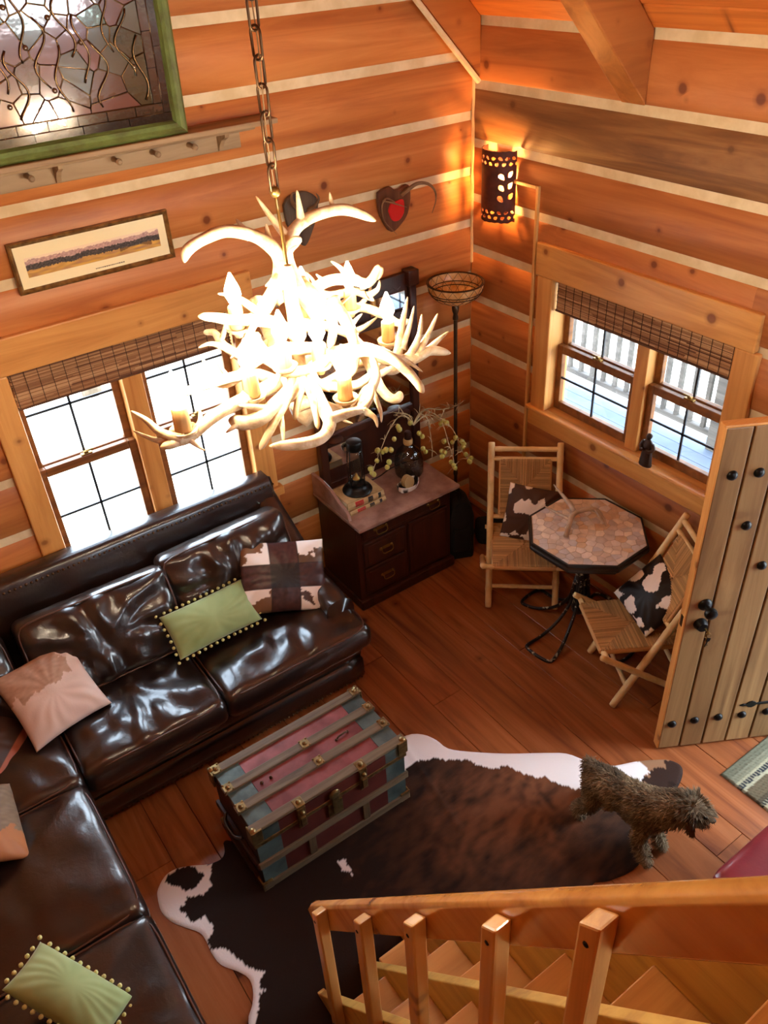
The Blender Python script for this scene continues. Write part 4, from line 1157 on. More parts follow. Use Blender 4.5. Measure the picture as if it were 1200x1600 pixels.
gcol = vel.ramp(vel.noise(vel.coord((1, 1, 1)), 5, 3), ((.3, S(134, 154, 98)), (.7, S(160, 180, 124))))
vel.b.inputs['Sheen Weight'].default_value = .4
M['velvet'] = vel.fin(gcol, .7, 0, .2)
M['pom'] = plain('pompom_yarn', S(206, 206, 140), .95, bump=.5, bscale=120)
pmm = MB().ball((0, 0, 0), .0095, 8, 6); pmm.v = [tuple(Vector(p) * (1 + .18 * nz(p[0] * 400, p[1] * 400, p[2] * 400))) for p in pmm.v]
pm_me = pmm.mesh('pompom', 'all'); pm_me.materials.append(M['pom'])
def pom_pillow(lab, ctr, z, nrm, corners, T, seed):
    r, A, W, H = pillow('lumbar_pillow', lab, ctr, z, nrm, corners, T, seed, M['velvet'], None, .045, .008, None)
    W *= 1.03; H *= 1.03
    nx, ny = int(W / .034), int(H / .034)
    sp_ = [(-W / 2 + W * i / nx, s_ * H / 2) for i in range(nx + 1) for s_ in (1, -1)] + [(s_ * W / 2, -H / 2 + H * i / ny) for i in range(1, ny) for s_ in (1, -1)]
    for x, y in sp_:
        u, v_ = 2 * x / W, 2 * y / H
        px_ = x * (1 - .045 * (1 - v_ * v_)) + (.012 if abs(abs(u) - 1) < 1e-6 else 0) * (1 if x > 0 else -1)
        py_ = y * (1 - .045 * (1 - u * u)) + (.012 if abs(abs(v_) - 1) < 1e-6 else 0) * (1 if y > 0 else -1)
        o = D.objects.new('pompom', pm_me); COL.objects.link(o); o.parent = r; o.location = (px_, py_, rnd.uniform(-.003, .003))
pom_pillow('green velvet lumbar pillow with pom-poms against the back cushions', (331, 966), .66, (.02, -.66, .75), [(253, 965), (374, 906), (409, 967), (281, 1030)], .13, 5)
pom_pillow('green velvet lumbar pillow with pom-poms at the bottom left on the chaise', (105, 1545), .60, (.35, -.15, .92), [(68, 1482), (212, 1556), (150, 1640), (2, 1538)], .13, 9)
PATCH = {}
def patch(u, v_, s_):
    if s_ < 0: return S(58, 34, 26)
    i = min(2, int((u + 1) / 2 * 3)); j = min(2, int((v_ + 1) / 2 * 3))
    fu, fv = (u + 1) * 1.5 - i, (v_ + 1) * 1.5 - j
    n = nz(u * 3 + i * 7, v_ * 3 + j * 5, 2) + .4 * nz(u * 9, v_ * 9, 6)
    if (fu < .03 and i) or (fv < .03 and j): return S(36, 22, 20)
    W_, B_, T_2 = S(244, 234, 226), S(40, 26, 24), S(120, 86, 60)
    if (i, j) == (0, 2): return W_ if fu * .8 + (1 - fv) * .7 + n * .4 > .72 else T_2
    if (i, j) == (2, 2): return W_ if fv * .9 - fu * .25 + n * .4 > .32 else S(96, 68, 46)
    if (i, j) == (0, 0): return W_ if fv - fu + n * .5 > .05 else T_2
    if (i, j) == (2, 0): return W_ if n < .12 - .35 * (fu - .5) else S(78, 54, 46)
    if (i, j) == (1, 1): return S(28, 20, 18)
    k = .5 + .5 * nz(u * 11, v_ * 11, i + j * 3)
    a, b = S(44, 24, 23), S(82, 50, 48)
    return tuple(p + (q - p) * k for p, q in zip(a, b))
M['patch'] = vcol('patchwork_hide', .38, .2, 70, .5)
pillow('throw_pillow', 'patchwork cowhide pillow of nine squares leaning by the sofa arm', (440, 902), .70, (-.10, -.74, .66), [(369, 851), (506, 843), (507, 951), (384, 960)], .13, 13, M['patch'], patch, .03)
def grey_hide(u, v_, s_):
    n = .3 * nz(u * 4, v_ * 4, 5) + .12 * nz(u * 13, v_ * 13, 7)
    k = .5 + .5 * nz(u * 5, v_ * 12, 3)
    return tuple(p + (q - p) * k for p, q in zip(S(104, 84, 66), S(140, 120, 98))) if v_ > -.35 + n else S(172, 112, 70)
pillow('throw_pillow', 'grey-brown hide pillow cut by the left edge of the photo', (-30, 1285), .66, (.62, -.25, .74), [(-95, 1240), (29, 1221), (29, 1346), (-92, 1350)], .12, 17, M['hide'], grey_hide, .03)
def rust(u, v_, s_): return S(158, 84, 60) if u > .74 else S(66, 42, 32)
pillow('throw_pillow', 'dark brown pillow with a rust red border half hidden by the pink one', (-40, 1165), .60, (.35, -.45, .82), [(-60, 1090), (46, 1135), (2, 1245), (-110, 1200)], .12, 19, M['hide'], rust, .03)
# ================================================================== COWHIDE RUG
def W2(l): return [(onz(x, y, .006).x, onz(x, y, .006).y) for x, y in l]
top_edge = [(600, 1172), (634, 1149), (660, 1147), (682, 1156), (700, 1169), (733, 1174), (790, 1177), (850, 1176), (885, 1177), (912, 1187), (935, 1195), (960, 1196), (990, 1190), (1020, 1187), (1045, 1187), (1063, 1195), (1067, 1208), (1060, 1228), (1044, 1248), (1022, 1270), (1014, 1300), (1008, 1335), (988, 1360), (952, 1376), (925, 1384)]
left_edge = [(388, 1598), (394, 1570), (395, 1547), (388, 1528), (370, 1517), (345, 1507), (330, 1488), (322, 1470), (312, 1457), (290, 1449), (268, 1440), (252, 1424), (246, 1402), (247, 1388), (258, 1368), (275, 1357), (300, 1352), (325, 1350), (345, 1342), (351, 1330), (352, 1312)]
near = [(1.84, 1.13), (1.6, 1.12), (1.3, 1.06), (1.0, .95), (.8, .78), (.6, .74), (.48, .85), (.46, 1.05), (.42, 1.25), (.33, 1.45), (.29, 1.6)]
far = [(.72, 2.47), (1.0, 2.44), (1.3, 2.46)]
outline = W2(top_edge) + near + W2(left_edge) + far
OUT = [(p.x, p.y) for p in spline([(x, y, 0) for x, y in outline + outline[:1]], 3)[:-1]]
tb = [(560, 1215), (632, 1206), (647, 1190), (690, 1186), (725, 1187), (745, 1196), (770, 1202), (792, 1197), (815, 1207), (835, 1215), (852, 1215), (870, 1225), (900, 1232), (935, 1240), (975, 1238), (1000, 1221), (1015, 1207), (1008, 1196), (992, 1185)]
white1 = W2([(992, 1150), (600, 1100), (540, 1180)] + tb)
lb = [(395, 1620), (403, 1577), (409, 1551), (405, 1532), (414, 1519), (394, 1517), (379, 1502), (367, 1493), (352, 1480), (326, 1486), (326, 1469), (332, 1446), (322, 1435), (296, 1439), (283, 1420), (292, 1405), (326, 1394), (330, 1375), (332, 1352), (305, 1345)]
white2 = W2(lb + [(230, 1340), (225, 1420), (290, 1490), (360, 1620)])
spot = W2([(256, 1378), (262, 1366), (280, 1357), (300, 1353), (310, 1360), (318, 1372), (308, 1384), (292, 1391), (272, 1384)])
white3 = W2([(524, 1346), (534, 1344), (542, 1352), (550, 1358), (548, 1367), (538, 1362)])
step = .0085
bx0, bx1 = min(p[0] for p in OUT), max(p[0] for p in OUT); by0, by1 = min(p[1] for p in OUT), max(p[1] for p in OUT)
nx, ny = int((bx1 - bx0) / step) + 2, int((by1 - by0) / step) + 2
ins = [[False] * nx for _ in range(ny)]
for j in range(ny):
    y = by0 + (j + .5) * step; xs = []
    for i in range(len(OUT)):
        (xa, ya), (xb, yb) = OUT[i - 1], OUT[i]
        if (ya > y) != (yb > y): xs.append(xa + (y - ya) / (yb - ya) * (xb - xa))
    xs.sort()
    for a, b in zip(xs[::2], xs[1::2]):
        for i in range(max(0, int((a - bx0) / step - .5)), min(nx, int((b - bx0) / step + 1))):
            if a <= bx0 + (i + .5) * step <= b: ins[j][i] = True
vid = {}; mb = MB(); cnt = {}
for j in range(ny):
    for i in range(nx):
        if ins[j][i]:
            q = []
            for a, b in ((i, j), (i + 1, j), (i + 1, j + 1), (i, j + 1)):
                if (a, b) not in vid: vid[(a, b)] = len(mb.v); mb.v.append([bx0 + a * step, by0 + b * step, .009])
                q.append(vid[(a, b)]); cnt[(a, b)] = cnt.get((a, b), 0) + 1
            mb.f.append(tuple(q))
def nearest(x, y):
    best = None; bd = 1e9
    for i in range(len(OUT)):
        (xa, ya), (xb, yb) = OUT[i - 1], OUT[i]
        if min(xa, xb) - .03 > x or max(xa, xb) + .03 < x or min(ya, yb) - .03 > y or max(ya, yb) + .03 < y: continue
        dx, dy = xb - xa, yb - ya; L = dx * dx + dy * dy or 1e-9
        t = max(0, min(1, ((x - xa) * dx + (y - ya) * dy) / L)); qx, qy = xa + t * dx, ya + t * dy
        d = (qx - x) ** 2 + (qy - y) ** 2
        if d < bd: bd = d; best = (qx, qy)
    return best
for k, c in cnt.items():
    v_ = mb.v[vid[k]]
    if c < 4:
        n_ = nearest(v_[0], v_[1])
        if n_: v_[0], v_[1] = n_
        v_[2] = .0035
    else:
        v_[2] += .002 * nz(v_[0] * 6, v_[1] * 6)
    dist = abs(v_[0] - 1.62 - .15 * (v_[1] - 2.1))
    if v_[1] > 1.9: v_[2] += .006 * math.exp(-(dist / .02) ** 2)
def rugcol(x, y):
    px_ = x + .016 * nz(x * 24, y * 24, 1) + .010 * nz(x * 60, y * 60, 4) + .006 * nz(x * 140, y * 140, 4); py_ = y + .016 * nz(x * 24, y * 24, 7) + .010 * nz(x * 60, y * 60, 9) + .006 * nz(x * 140, y * 140, 3)
    if inpoly(px_, py_, spot): return S(34, 26, 26)
    if inpoly(px_, py_, white1) or inpoly(px_, py_, white2) or inpoly(px_, py_, white3): return S(240, 234, 230)
    # dark at the flanks, reddish brindle along the middle
    c = math.exp(-((x - 2.0) / .62) ** 2 - ((y - 1.85) / .42) ** 2)
    b = nz(x * 5 + y * 4, (y - x * .6) * 13, 3) * .6 + nz(x * 9 + 3 * nz(x * 4, y * 4), y * 24, 5) * .5 + nz(x * 26, y * 70, 8) * .22
    k = max(0, min(1, c * .85 + b * .9 * (c + .15) - .08))
    if x > 2.52 and y > 1.44 + .05 * nz(x * 20, y * 20): return S(150, 112, 82) if y + .06 * nz(x * 30, y * 30, 2) > 1.54 else S(54, 36, 28)
    d = S(36, 24, 19); l = S(116, 72, 46)
    return tuple(p + (q - p) * k for p, q in zip(d, l))
mb.c = [rugcol(v_[0], v_[1]) for v_ in mb.v]
rug = obj('cowhide_rug', mb, vcol('cow_hair', .75, .25, 120, .15), None, 'brindle brown and white cowhide rug under the trunk', 'rug', smooth='all')
# ================================================================== STEAMER TRUNK
TX0, TX1, TY0, TY1, TZ0 = .645, 1.498, 2.205, 2.645, .012
trunk = thing('steamer_trunk', ((TX0 + TX1) / 2, (TY0 + TY1) / 2, TZ0), 'old red and teal steamer trunk with wooden slats, standing on the rug', 'trunk')
tin_r = plain('red_tin', S(104, 46, 43), .42, .2, nscale=7, col2=S(140, 76, 74), bump=.15, bscale=9)
tin_d = plain('dark_red_tin', S(72, 28, 24), .5, .2, nscale=7, col2=S(92, 40, 32))
tin_t = plain('teal_tin', S(52, 66, 64), .35, .25, nscale=9, col2=S(88, 104, 100), bump=.3, bscale=14)
slat = wood('trunk_slat', S(124, 108, 84), S(102, 86, 64), S(70, 56, 42), 'X', .55, .2, 1.4, .15)
slatz = wood('trunk_slat_z', S(104, 84, 58), S(86, 68, 46), S(60, 46, 32), 'Z', .55, .2, 1.4, .15)
dkb = plain('dark_trunk_side', S(40, 24, 22), .5, .1, nscale=8, col2=S(58, 34, 30))
tb_ = plain('trunk_brass', S(154, 132, 88), .35, .85, nscale=30, col2=S(112, 92, 60))
ZL = .36; ZT = .452
obj('body', MB().bx(TX0 + .012, TX1 - .012, TY0 + .012, TY1 - .012, TZ0, ZL), dkb, trunk, bevel=.004)
obj('lid', MB().bx(TX0 + .008, TX1 - .008, TY0 + .008, TY1 - .008, ZL + .003, ZT - .004), dkb, trunk, bevel=.008)
ys = [TY0, TY0 + (TY1 - TY0 - .048) / 3, TY0 + 2 * (TY1 - TY0 - .048) / 3, TY1 - .048]
bxs = (TX0 + .012, TX0 + .135, TX1 - .125, TX1 - .012)
for j in range(3):
    y0, y1 = ys[j] + .046, ys[j + 1] + .002
    for i, mt in enumerate((tin_t, tin_r, tin_t)):
        obj('tin_panel', MB().bx(bxs[i] + .0008, bxs[i + 1] - .0008, y0, y1, ZT - .006, ZT + (.001 if i == 1 else .0022)), mt, trunk, bevel=.001)
for y in ys: obj('slat', MB().bx(TX0, TX1, y, y + .048, ZT - .004, ZT + .014), slat, trunk, bevel=.004)
# front: panels, slats, latches, lock
yf = TY0
for x0, x1, mt in ((bxs[0], bxs[1], tin_t), (bxs[1], bxs[2], tin_d), (bxs[2], bxs[3], tin_t)):
    obj('tin_panel', MB().bx(x0, x1, yf + .004, yf + .014, TZ0 + .02, ZL - .01), mt, trunk, bevel=.001)
    obj('tin_panel', MB().bx(x0, x1, yf + .002, yf + .010, ZL + .01, ZT - .012), mt, trunk, bevel=.001)
for z in (TZ0 + .004, .185): obj('slat', MB().bx(TX0, TX1, yf - .008, yf + .008, z, z + .042), slat, trunk, bevel=.004)
for x in (TX0 + .26, TX1 - .28): obj('slat', MB().bx(x, x + .04, yf - .006, yf + .008, TZ0 + .05, .184), slatz, trunk, bevel=.003)
obj('edge_band', MB().bx(TX0 + .002, TX1 - .002, yf - .002, yf + .01, ZL - .012, ZL + .012), tb_, trunk, bevel=.002)
for x in (TX0 + .25, TX1 - .26):
    m = MB(); m.bx(x - .022, x + .022, yf - .010, yf + .004, ZL - .05, ZL + .09); m.bx(x - .014, x + .014, yf - .02, yf - .006, ZL - .03, ZL + .03); m.ball((x, yf - .014, ZL + .06), .013)
    m.bx(x - .024, x + .024, yf - .012, yf + .04, ZT + .012, ZT + .018); m.ball((x, yf + .014, ZT + .02), .014)
    obj('latch', m, tb_, trunk, bevel=.003)
m = MB(); xc = (TX0 + TX1) / 2
m.bx(xc - .04, xc + .04, yf - .008, yf + .003, .25, .345); m.lathe([(.03, 0), (.03, .006), (.018, .012), (.0, .013)], aim((0, -1, 0), (xc, yf - .006, .405)), 16); m.bx(xc - .018, xc + .018, yf - .016, yf, .27, .39)
obj('lock', m, tb_, trunk, bevel=.002)
for x in (TX0, TX1):
    for y in (TY0, TY1):
        sx, sy = (1 if x == TX0 else -1), (1 if y == TY0 else -1)
        for z0_, z1_ in ((TZ0, TZ0 + .06), (ZT - .07, ZT + .016)):
            cm = MB().prism([(x - sx * .005, y - sy * .007), (x + sx * .05, y - sy * .007), (x + sx * .05, y + sy * .004), (x + sx * .004, y + sy * .004), (x + sx * .004, y + sy * .05), (x - sx * .005, y + sy * .05)], z0_, z1_)
            co_ = obj('corner_cap', cm, tb_, trunk, bevel=.003, recalc=True)
            if z0_ > .2: obj('corner_ball', MB().ball((x + sx * .012, y + sy * .014, ZT + .012), .018, 8, 6, (1, 1, .7)), tb_, co_, smooth='all')
clamp = MB()
clamp.bx(-.022, .022, -.026, .026, 0, .005); clamp.ball((0, 0, .006), .013, 8, 6, (1, 1, .8))
for sx in (-1, 1):
    for sy in (-1, 1): clamp.ball((sx * .018, sy * .022, .005), .006, 6, 4)
cl_me = clamp.mesh('slat_clamp', True); cl_me.materials.append(tb_)
for x, y in [(TX0 + .028, ys[1] + .024), (TX0 + .028, ys[2] + .024), (TX1 - .028, ys[1] + .024), (TX1 - .028, ys[2] + .024), (xc + .02, ys[1] + .024), (xc + .02, ys[2] + .024), (TX0 + .028, ys[3] + .024), (TX1 - .028, ys[3] + .024)]:
    o = D.objects.new('slat_clamp', cl_me); COL.objects.link(o); o.parent = trunk; o.matrix_parent_inverse = Matrix.Translation(trunk.location).inverted(); o.location = (x, y, ZT + .013)
m = MB(); hx, hy = TX1 - .23, (ys[1] + ys[2]) / 2 + .024
m.tube([(hx - .035, hy - .004, ZT + .004), (hx - .02, hy, ZT + .012), (hx + .02, hy + .004, ZT + .012), (hx + .035, hy + .008, ZT + .004)], .005, 6); m.ball((hx - .036, hy - .004, ZT + .003), .008, 8, 5); m.ball((hx + .036, hy + .008, ZT + .003), .008, 8, 5)
obj('pull', m, M['bronze'], trunk, smooth='all')
for x in (TX0 + .17, TX0 + .22): obj('knob', MB().ball((x, (ys[1] + ys[2]) / 2 + .024, ZT + .006), .009, 8, 6), M['bronze'], trunk, smooth='all')
# left end: slats and a leather handle
for z in (TZ0 + .004, .185): obj('slat', MB().bx(TX0 - .006, TX0 + .012, TY0, TY1, z, z + .04), dkb, trunk, bevel=.003)
obj('end_handle', MB().tube(spline([(TX0 - .004, 2.34, .28), (TX0 - .03, 2.38, .27), (TX0 - .03, 2.47, .27), (TX0 - .004, 2.51, .28)], 4), .009, 6), M['leather'], trunk, smooth='all')
# ================================================================== WASHSTAND AND WHAT STANDS ON IT
ws = thing('washstand', (2.51, 3.78, 0), 'dark wood washstand with marble top and tall mirror back', 'washstand')
wx0, wx1, wy0, wy1, wz = 2.13, 2.885, 3.545, 4.02, .675
marble = plain('brown_marble', S(122, 88, 76), .22, nscale=7, col2=S(160, 126, 112), coat=.3, det=8)
mh = M['mahog']
obj('carcass', MB().bx(wx0, wx1, wy0 + .02, wy1, .0, wz), mh, ws, bevel=.006)
obj('plinth', MB().bx(wx0 - .015, wx1 + .015, wy0 - .012, wy1, 0, .075), mh, ws, bevel=.012)
obj('marble_top', MB().bx(2.11, 2.905, 3.485, 4.035, wz, wz + .026), marble, ws, bevel=.006)
m = MB(); pr = [(3.60, 0), (4.03, 0), (4.03, .15), (3.92, .15), (3.80, .13), (3.72, .085), (3.66, .075), (3.62, .05)]
m.prism(pr, 2.112, 2.134, Matrix(((0, 0, 1, 0), (1, 0, 0, 0), (0, 1, 0, wz + .026), (0, 0, 0, 1))))
obj('side_splash', m, marble, ws, bevel=.004, recalc=True)
def bail(parent, x, z):
    h = MB(); y = wy0 - .002
    for s_ in (-1, 1): h.lathe([(.013, 0), (.012, .004), (.005, .008), (.005, .02)], aim((0, -1, 0), (x + s_ * .042, y, z)), 8)
    h.tube([(x - .042, y - .02, z), (x - .04, y - .024, z - .022), (x - .025, y - .026, z - .03), (x + .025, y - .026, z - .03), (x + .04, y - .024, z - .022), (x + .042, y - .02, z)], .0035, 6)
    h.bx(x - .03, x + .03, y - .003, y + .001, z - .012, z + .012)
    obj('handle', h, M['brass'], parent, smooth=True)
def dfront(name, x0, x1, z0, z1, hs):
    f = MB(); f.bx(x0, x1, wy0, wy0 + .024, z0, z1)
    d = obj(name, f, mh, ws, bevel=.006)
    p = MB(); p.bx(x0 + .025, x1 - .025, wy0 - .004, wy0 + .004, z0 + .025, z1 - .025); obj('panel', p, mh, d, bevel=.003)
    for hx, hz in hs: bail(d, hx, hz)
dfront('drawer', wx0 + .04, wx1 - .04, .545, .655, ((2.30, .61), (2.72, .61)))
dfront('drawer', wx0 + .04, 2.50, .335, .525, ((2.335, .44),))
dfront('drawer', wx0 + .04, 2.50, .11, .315, ((2.335, .225),))
dfront('cabinet_door', 2.525, wx1 - .04, .11, .525, ())
# mirror back
bz = wz + .026
obj('back_panel', MB().bx(2.20, 2.93, 4.0, 4.03, bz, 1.98), mh, ws, bevel=.003)
for x in (2.17, 2.905): obj('back_post', MB().bx(x, x + .055, 3.972, 4.03, bz, 1.99), mh, ws, bevel=.008)
for x in (2.155, 2.892): obj('post_block', MB().bx(x, x + .08, 3.955, 4.035, 1.90, 2.00), mh, ws, bevel=.010)
for z0, z1 in ((1.04, 1.10), (1.70, 1.76), (bz, .75)): obj('back_rail', MB().bx(2.225, 2.905, 3.978, 4.02, z0, z1), mh, ws, bevel=.006)
mir = NT('old_mirror'); M['mirror'] = mir.fin((.8, .8, .78, 1), .04, 1.0)
obj('mirror', MB().bx(2.235, 2.895, 3.994, 3.999, 1.095, 1.705), M['mirror'], ws)
obj('lower_mirror', MB().bx(2.235, 2.46, 3.994, 3.999, .84, 1.00), M['mirror'], ws)
cr = [(2.235, 0), (2.895, 0), (2.895, .10), (2.86, .15), (2.83, .13), (2.80, .155), (2.77, .14), (2.72, .16), (2.66, .20), (2.565, .235), (2.47, .20), (2.41, .16), (2.36, .14), (2.33, .155), (2.30, .13), (2.27, .15), (2.235, .10)]
obj('crest', MB().prism(cr, 0, .022, Matrix(((1, 0, 0, 0), (0, 0, -1, 4.02), (0, 1, 0, 1.76), (0, 0, 0, 1)))), mh, ws, bevel=.004, recalc=True)
obj('crest_panel', MB().bx(2.62, 2.88, 3.986, 4.0, 1.775, 1.88), M['mirror'], ws, bevel=.003)
for s_ in (0, 1):
    x = 2.27 if s_ == 0 else 2.80
    obj('candle_shelf', MB().lathe([(.055, 0), (.06, .006), (.06, .014), (.05, .018)], Matrix.Translation((x, 3.965, 1.06)), 16), mh, ws, smooth=True)
# law books
def law_book(z0, h, yaw, lab, x0, y0, L=.275, Dp=.20):
    t = thing('law_book', (x0, y0, z0), lab, 'book', 'stacked law books', world=False, rz=R_(yaw))
    buck = plain('tan_buckram', S(168, 140, 96), .75, nscale=30, col2=S(188, 160, 114), bump=.2, bscale=90)
    obj('text_block', MB().bx(.004, L - .004, .006, Dp - .004, .004, h - .004), plain('page_edge', S(226, 208, 170), .8), t, bevel=.001)
    obj('lower_cover', MB().bx(0, L, 0, Dp, 0, .0035), buck, t, bevel=.001); obj('upper_cover', MB().bx(0, L, 0, Dp, h - .0035, h), buck, t, bevel=.001)
    sp_ = [(-.008 + .008 * abs(i - 4) / 4 * 1.0, h * i / 8) for i in range(9)]
    obj('spine', MB().prism([(y, z) for y, z in sp_] + [(.006, h), (.006, 0)], 0, L, Matrix(((0, 0, 1, 0), (1, 0, 0, 0), (0, 1, 0, 0), (0, 0, 0, 1)))), buck, t, recalc=True)
    for a, b, c in ((.055, .115, S(170, 36, 30)), (.150, .185, S(26, 24, 24)), (.225, .245, S(26, 24, 24))):
        q = [(y - .0007, z) for y, z in sp_][1:-1]
        obj('spine_label', MB().prism(q + [(.003, h * .9), (.003, h * .1)], a, b, Matrix(((0, 0, 1, 0), (1, 0, 0, 0), (0, 1, 0, 0), (0, 0, 0, 1)))), plain('label', c, .5), t, recalc=True)
    for a in (.07, .085, .10, .16, .172):
        obj('gilt_line', MB().bx(a, a + .003, -.0098, -.008, h * .3, h * .7), M['brass'], t)
law_book(bz, .036, 1, 'lower of two tan law books stacked under the lantern', 2.15, 3.645)
law_book(bz + .036, .052, -2, 'upper tan law book with red label, directly under the lantern', 2.145, 3.66, .27)
# lantern
lz = bz + .088; lx, ly = 2.285, 3.755
ln_ = thing('oil_lantern', (lx, ly, lz), 'black oil lantern with clear glass on the stacked law books', 'lantern')
T_ = Matrix.Translation((lx, ly, lz))
obj('tank', MB().lathe([(.094, 0), (.096, .008), (.09, .018), (.07, .026), (.058, .045), (.055, .06), (.04, .066), (.03, .07), (.02, .085)], T_, 28), M['iron'], ln_, smooth=True)
gl_ = glass_mat('lamp_glass', (.92, .94, .92, 1), .10)
obj('globe', MB().lathe([(.035, .066), (.05, .10), (.055, .15), (.052, .21), (.045, .26), (.042, .31)], T_, 24), gl_, ln_, smooth='all')
obj('chimney_cap', MB().lathe([(.046, .30), (.05, .31), (.05, .35), (.046, .358), (.03, .362), (.0, .363)], T_, 24), M['iron'], ln_, smooth=True)
m = MB()
for i in range(4):
    a = i * math.pi / 2 + .4; c_, s_ = math.cos(a), math.sin(a)
    m.tube([(lx + .06 * c_, ly + .06 * s_, lz + .05), (lx + .062 * c_, ly + .062 * s_, lz + .2), (lx + .05 * c_, ly + .05 * s_, lz + .32)], .004, 6)
obj('side_wires', m, M['iron'], ln_, smooth='all', kind='stuff')
obj('burner', MB().lathe([(.022, .07), (.024, .09), (.014, .10), (.006, .125), (.0, .126)], T_, 14), M['brass'], ln_, smooth=True)
# glass jug with a stopper
jx, jy = 2.725, 3.80
jg = thing('glass_jug', (jx, jy, bz), 'big clear glass jug with tan neck band at the back of the washstand', 'jug')
T_ = Matrix.Translation((jx, jy, bz))
prof = [(.06, 0), (.085, .008), (.094, .03), (.097, .09), (.092, .14), (.075, .185), (.045, .215), (.028, .235), (.026, .27)]
obj('body', MB().lathe(prof, T_, 32), glass_mat('jug_glass', (.52, .56, .54, 1), .16), jg, smooth='all')
obj('neck_band', MB().lathe([(.029, .237), (.031, .245), (.031, .268), (.029, .275)], T_, 20), plain('tan_band', S(186, 152, 100), .7), jg, smooth=True)
obj('stopper', MB().lathe([(.02, .27), (.024, .28), (.024, .315), (.018, .33), (.0, .333)], T_, 16), plain('dark_stopper', S(44, 20, 14), .4), jg, smooth=True)
# olive branches
ob = thing('olive_branches', (jx, jy, bz + .28), 'spray of dry twigs with pale green olives arching from the jug', 'branches')
twm = plain('dry_twig', S(156, 138, 102), .8, nscale=20, col2=S(184, 168, 130))
olm = plain('green_olive', S(150, 146, 66), .45, nscale=40, col2=S(176, 170, 92))
def tw(pts, r=.004):
    P = spline([dep(x, y, t) for x, y, t in pts], 5); c = len(P)
    obj('twig', MB().tube(P, [r * (1 - .75 * i / (c - 1)) for i in range(c)], 6), twm, ob, smooth='all'); return P
J = (646, 664, 5.36)
mains = [[J, (636, 652, 5.30), (622, 652, 5.24), (606, 676, 5.18), (594, 706, 5.14), (580, 742, 5.12)],
         [J, (655, 648, 5.38), (668, 655, 5.36), (672, 675, 5.34), (676, 705, 5.30)],
         [J, (660, 642, 5.42), (684, 650, 5.44), (708, 672, 5.42), (722, 705, 5.38), (735, 722, 5.36)],
         [J, (668, 648, 5.46), (690, 660, 5.44), (700, 690, 5.38), (707, 712, 5.34), (713, 736, 5.30)],
         [J, (664, 640, 5.48), (688, 640, 5.52), (706, 637, 5.54), (718, 632, 5.54)], [J, (640, 650, 5.34), (625, 645, 5.30), (618, 650, 5.28)]]
r6 = random.Random(21); ends = []
for mp2 in mains:
    P = tw(mp2, .0055)
    for k_ in range(5, len(P), 3):
        for q in range(3):
            b = P[k_]; d = Vector((r6.uniform(-1, 1), r6.uniform(-1, 1), r6.uniform(-.9, .7))).normalized() * r6.uniform(.03, .075)
            obj('twiglet', MB().tube([b, b + d * .55 + Vector((0, 0, .008)), b + d], [.003, .002, .001], 5), twm, ob, smooth='all')
ol_me = MB().ball((0, 0, 0), .0165, 10, 7, (1, 1, 1.1)).mesh('olive', 'all'); ol_me.materials.append(olm)
for x, y, t in ((641, 661, 5.3), (622, 667, 5.2), (624, 671, 5.2), (616, 686, 5.16), (590, 704, 5.12), (603, 703, 5.12), (611, 703, 5.12), (598, 706, 5.13), (589, 720, 5.12), (608, 722, 5.12), (605, 730, 5.12), (581, 739, 5.11), (579, 733, 5.11), (584, 741, 5.12),
                (655, 677, 5.34), (660, 682, 5.33), (661, 701, 5.31), (665, 706, 5.3), (690, 705, 5.36), (694, 690, 5.37), (695, 707, 5.35), (691, 713, 5.34), (705, 722, 5.31), (709, 727, 5.3), (711, 731, 5.3), (698, 661, 5.44), (693, 658, 5.45), (689, 662, 5.45),
                (712, 684, 5.41), (722, 690, 5.39), (725, 694, 5.38), (724, 699, 5.38), (728, 710, 5.37), (736, 716, 5.36), (734, 721, 5.36), (707, 691, 5.42)):
    o = D.objects.new('olive', ol_me); COL.objects.link(o); o.parent = ob; o.matrix_parent_inverse = Matrix.Translation(ob.location).inverted(); o.location = dep(x, y, t)
    o.rotation_euler = (r6.uniform(-.5, .5), r6.uniform(-.5, .5), 0); s_ = r6.uniform(.85, 1.1); o.scale = (s_, s_, s_)
# cow patterned coaster holder
cb = thing('coaster_holder', (2.62, 3.67, bz), 'black and white cow-pattern dish holding round tan coasters', 'coaster holder')
m = MB(); cols = []
NP = 40
prof = [(.55, 0), (.85, .003), (.97, .02), (1.0, .045), (.96, .045), (.9, .02), (.8, .008), (.05, .006)]
for r, z in prof:
    for i in range(NP):
        a = 2 * math.pi * i / NP
        zz = z + (.006 * math.cos(2 * a) if z > .03 else 0)
        m.v.append((.088 * r * math.cos(a), .052 * r * math.sin(a), zz))
        cols.append(S(30, 24, 22) if nz(math.cos(a) * 2.3, math.sin(a) * 2.3, z * 30 + 5) > .12 or z in (.02, .008, .006) and r < .95 else S(232, 224, 214))
for j in range(len(prof) - 1):
    for i in range(NP): m.f.append((j * NP + i, j * NP + (i + 1) % NP, (j + 1) * NP + (i + 1) % NP, (j + 1) * NP + i))
m.f.append(tuple((len(prof) - 1) * NP + i for i in range(NP))); m.f.append(tuple(reversed(range(NP)))); m.c = cols
rzc = Matrix.Translation((2.62, 3.67, bz)) @ Matrix.Rotation(R_(8), 4, 'Z'); m.v = [tuple(rzc @ Vector(p)) for p in m.v]
obj('dish', m, vcol('cow_ceramic', .3), cb, smooth=True)
